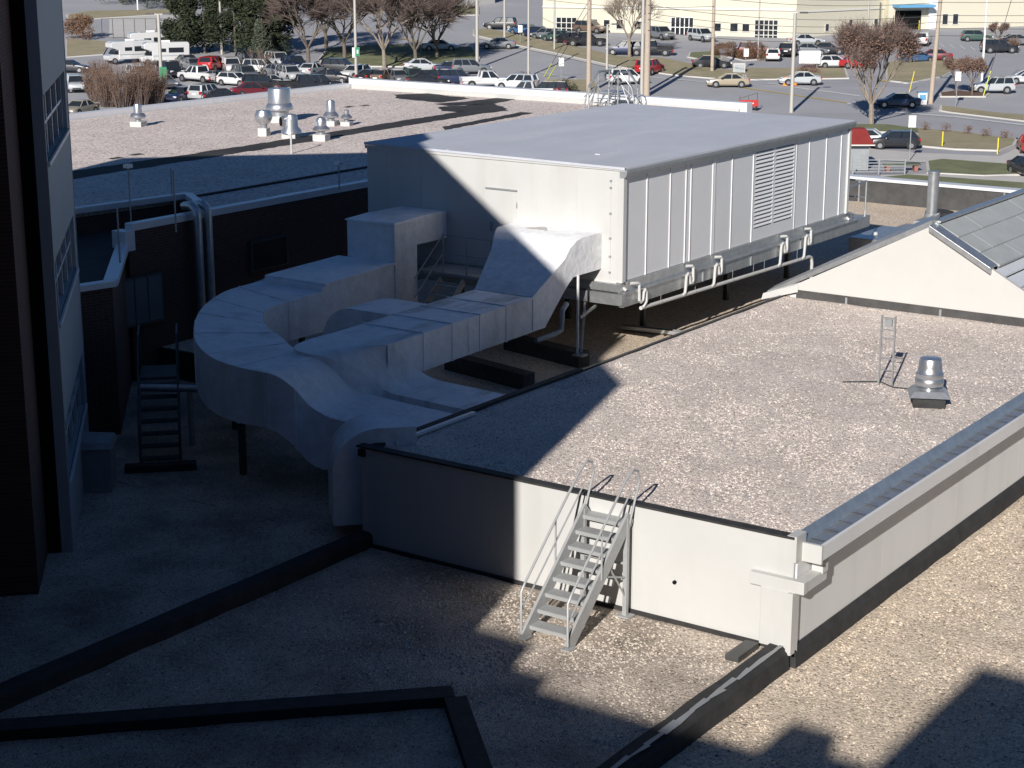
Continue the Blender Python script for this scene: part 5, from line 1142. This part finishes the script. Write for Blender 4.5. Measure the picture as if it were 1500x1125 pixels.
bare_tree(1424,141,5.4,'right small reddish tree in the mulch bed beside the silver SUV',seed=13,leaf=M['rleaf'],nleaf=2800,rr=.12,lev=4,name='reddish_tree',up=.25)
bare_tree(1462,70,4.5,'small dark reddish tree at the upper right lot',seed=14,leaf=M['rleaf'],nleaf=1500,rr=.12,lev=4,name='reddish_tree')
def clump(px, py, H, Rr, label, m, n, name, cat, seed=1, conif=False, group=None, sz=(.12, .3), trunk=True, th=None):
    rnd = random.Random(seed); t = th or thing(name, label, cat, at(px, py), 0, group)
    if trunk: MB().tube([(0, 0, -.2), (0, 0, H*.8)], .16, 6, .05).build('trunk' if H > 3 else 'stem', M['bark'], t)
    lobes = []
    for _ in range(10 if not conif else 26):
        z = rnd.uniform(.12, .92); rad = Rr*((1-z)*.9+.12 if conif else math.sqrt(max(.08, 1-(2*z-1)**2))); a = rnd.uniform(0, 2*pi); q = rad*rnd.uniform(.4, .9)
        lobes.append((Vector((cos(a)*q, sin(a)*q, z*H)), rad*rnd.uniform(.3, .6)+.15))
    b = MB()
    for _ in range(n):
        c, r_ = rnd.choice(lobes); v = Vector((rnd.gauss(0, 1), rnd.gauss(0, 1), rnd.gauss(0, .8))).normalized()*r_*rnd.uniform(.55, 1.1); p = c+v
        if p.z < .02: p.z = rnd.uniform(.02, .3)
        s = rnd.uniform(*sz); u = Vector((rnd.uniform(-1, 1), rnd.uniform(-1, 1), rnd.uniform(-.6, .6))).normalized(); w_ = (u.cross(Vector((rnd.uniform(-1, 1), rnd.uniform(-1, 1), rnd.uniform(-1, 1))))).normalized()
        b.add([tuple(p-u*s), tuple(p+w_*s*.5), tuple(p+u*s)], [(0, 1, 2)])
    b.build('foliage', m, t, fix=False)['kind'] = 'stuff'
    return t
E_ = [(268,80,11,3.2,'dark evergreen at the left end of the evergreen clump'),(300,78,13,3.4,'tall dark evergreen left of the light pole'),(345,80,13,3.6,'dark evergreen right of the light pole'),(385,82,12,3.4,'dark evergreen in the middle right of the clump'),(412,74,12,3.0,'dark evergreen at the right end beside the bare trees'),(322,64,14,3.6,'far dark evergreen rising behind the light pole')]
for i, (px, py, H, Rr, lab) in enumerate(E_): clump(px, py, H, Rr, lab, M['ever'], 9000, 'evergreen_tree', 'tree', 30+i, True, 'evergreens behind the left lot', sz=(.2, .45))
clump(382,88,5.5,1.8,'grey green conical shrub in front of the dark evergreens',M['ever2'],3500,'conifer_shrub','shrub',41,True)
def brush(px, py, H, Rr, lab, seed):
    rnd = random.Random(seed); t = thing('brush_shrub', lab, 'shrub', at(px, py), 0, 'brown brush by the left lot'); b = MB(); lf = MB()
    for k in range(170):
        a = rnd.uniform(0, 2*pi); q = Rr*math.sqrt(rnd.random())*.7; p0 = Vector((cos(a)*q*.6, sin(a)*q*.6, 0)); h_ = H*rnd.uniform(.55, 1.05)
        p1 = Vector((cos(a)*q*1.1, sin(a)*q*1.1, h_*.6)) + Vector((rnd.uniform(-.2, .2), rnd.uniform(-.2, .2), 0)); p2 = Vector((cos(a)*q*1.5, sin(a)*q*1.5, h_)) + Vector((rnd.uniform(-.3, .3), rnd.uniform(-.3, .3), 0))
        b.tube([tuple(p0), tuple(p1), tuple(p2)], .03, 3, .01)
        for _ in range(26):
            u_ = rnd.uniform(.25, 1); c = (p0.lerp(p1, u_*2) if u_ < .5 else p1.lerp(p2, u_*2-1)) + Vector((rnd.gauss(0, .14), rnd.gauss(0, .14), rnd.gauss(0, .12))); s_ = rnd.uniform(.04, .11)
            uu = Vector((rnd.uniform(-1, 1), rnd.uniform(-1, 1), rnd.uniform(-1, 1))).normalized(); v = uu.orthogonal().normalized()
            lf.add([tuple(c-uu*s_), tuple(c+v*s_*.6), tuple(c+uu*s_)], [(0, 1, 2)])
    b.build('stem', M['twig'], t, fix=False)['kind'] = 'stuff'; lf.build('foliage', M['oleaf'], t, fix=False)['kind'] = 'stuff'
B_sh = [(140,148,3.8,1.6,'brown brush next to the silver SUV'),(158,156,4.2,1.8,'brown brush below the motorhomes'),(180,158,4.6,1.9,'tallest rusty brush in the middle of the brush row'),(205,156,4.4,1.9,'rusty brush left of the twin-headed lamp post'),(228,152,3.8,1.6,'brown brush right at the twin-headed lamp post'),(150,128,3.2,1.5,'brown brush behind the front brush row'),(215,130,3.4,1.6,'brown brush in front of the motorhomes')]
for i, (px, py, H, Rr, lab) in enumerate(B_sh):
    brush(px, py, H, Rr, lab, 60+i)
for i, (px, py, H, Rr, lab) in enumerate(((1072,84,1.8,1.3,'round brown shrub left in the mulch bed'),(1092,86,2.1,1.6,'large brown shrub in the middle of the mulch bed'),(1113,87,1.9,1.5,'brown shrub beside the white hatchback'),(1052,82,1.6,1.0,'small brown shrub next to the wooden pole'),(830,137,1.6,1.0,'round dark shrub behind the roof edge left of the wooden pole'),(767,124,1.2,1.3,'low reddish shrub in front of the white SUV'),(1480,76,1.8,1.4,'brown shrub at the upper right edge'))):
    clump(px, py, H, Rr, lab, M['oleaf'] if i != 4 else M['ever'], 1700, 'round_shrub', 'shrub', 70+i, sz=(.06, .16), group='shrubs around the lots')
clump(1185, 108, .8, 1.6, '', M['rleaf'], 1500, 'x', 'hedge', 90, sz=(.06, .14), trunk=False, th=t0_hedge)
for i, px in enumerate((1355, 1385, 1418, 1444, 1474)):
    nm = ('first', 'second', 'third', 'fourth', 'fifth')[i]
    clump(px, 192+i*3.2, .9, .45, nm+' small dry shrub from the left on the near road verge', M['rleaf'], 260, 'verge_shrub', 'shrub', 95+i, sz=(.05, .12), group='dry shrubs on the near verge')
clump(1478,20,9,6,'dark evergreen mass at the top right corner',M['ever'],7000,'evergreen_tree','tree',110)
clump(1440,12,9,5,'dark evergreen left of the top right corner mass',M['ever'],6000,'evergreen_tree','tree',111)
clump(122,56,3.0,2.6,'yellow brown brush behind the left lot beside the tower',M['oleaf'],2500,'brush_shrub','shrub',112)
clump(240,12,7,5,'dark trees beyond the court at the top left',M['ever'],5000,'evergreen_tree','tree',113); clump(180,6,6,4,'green tree beyond the court above the motorhomes',M['ever2'],4000,'evergreen_tree','tree',114)
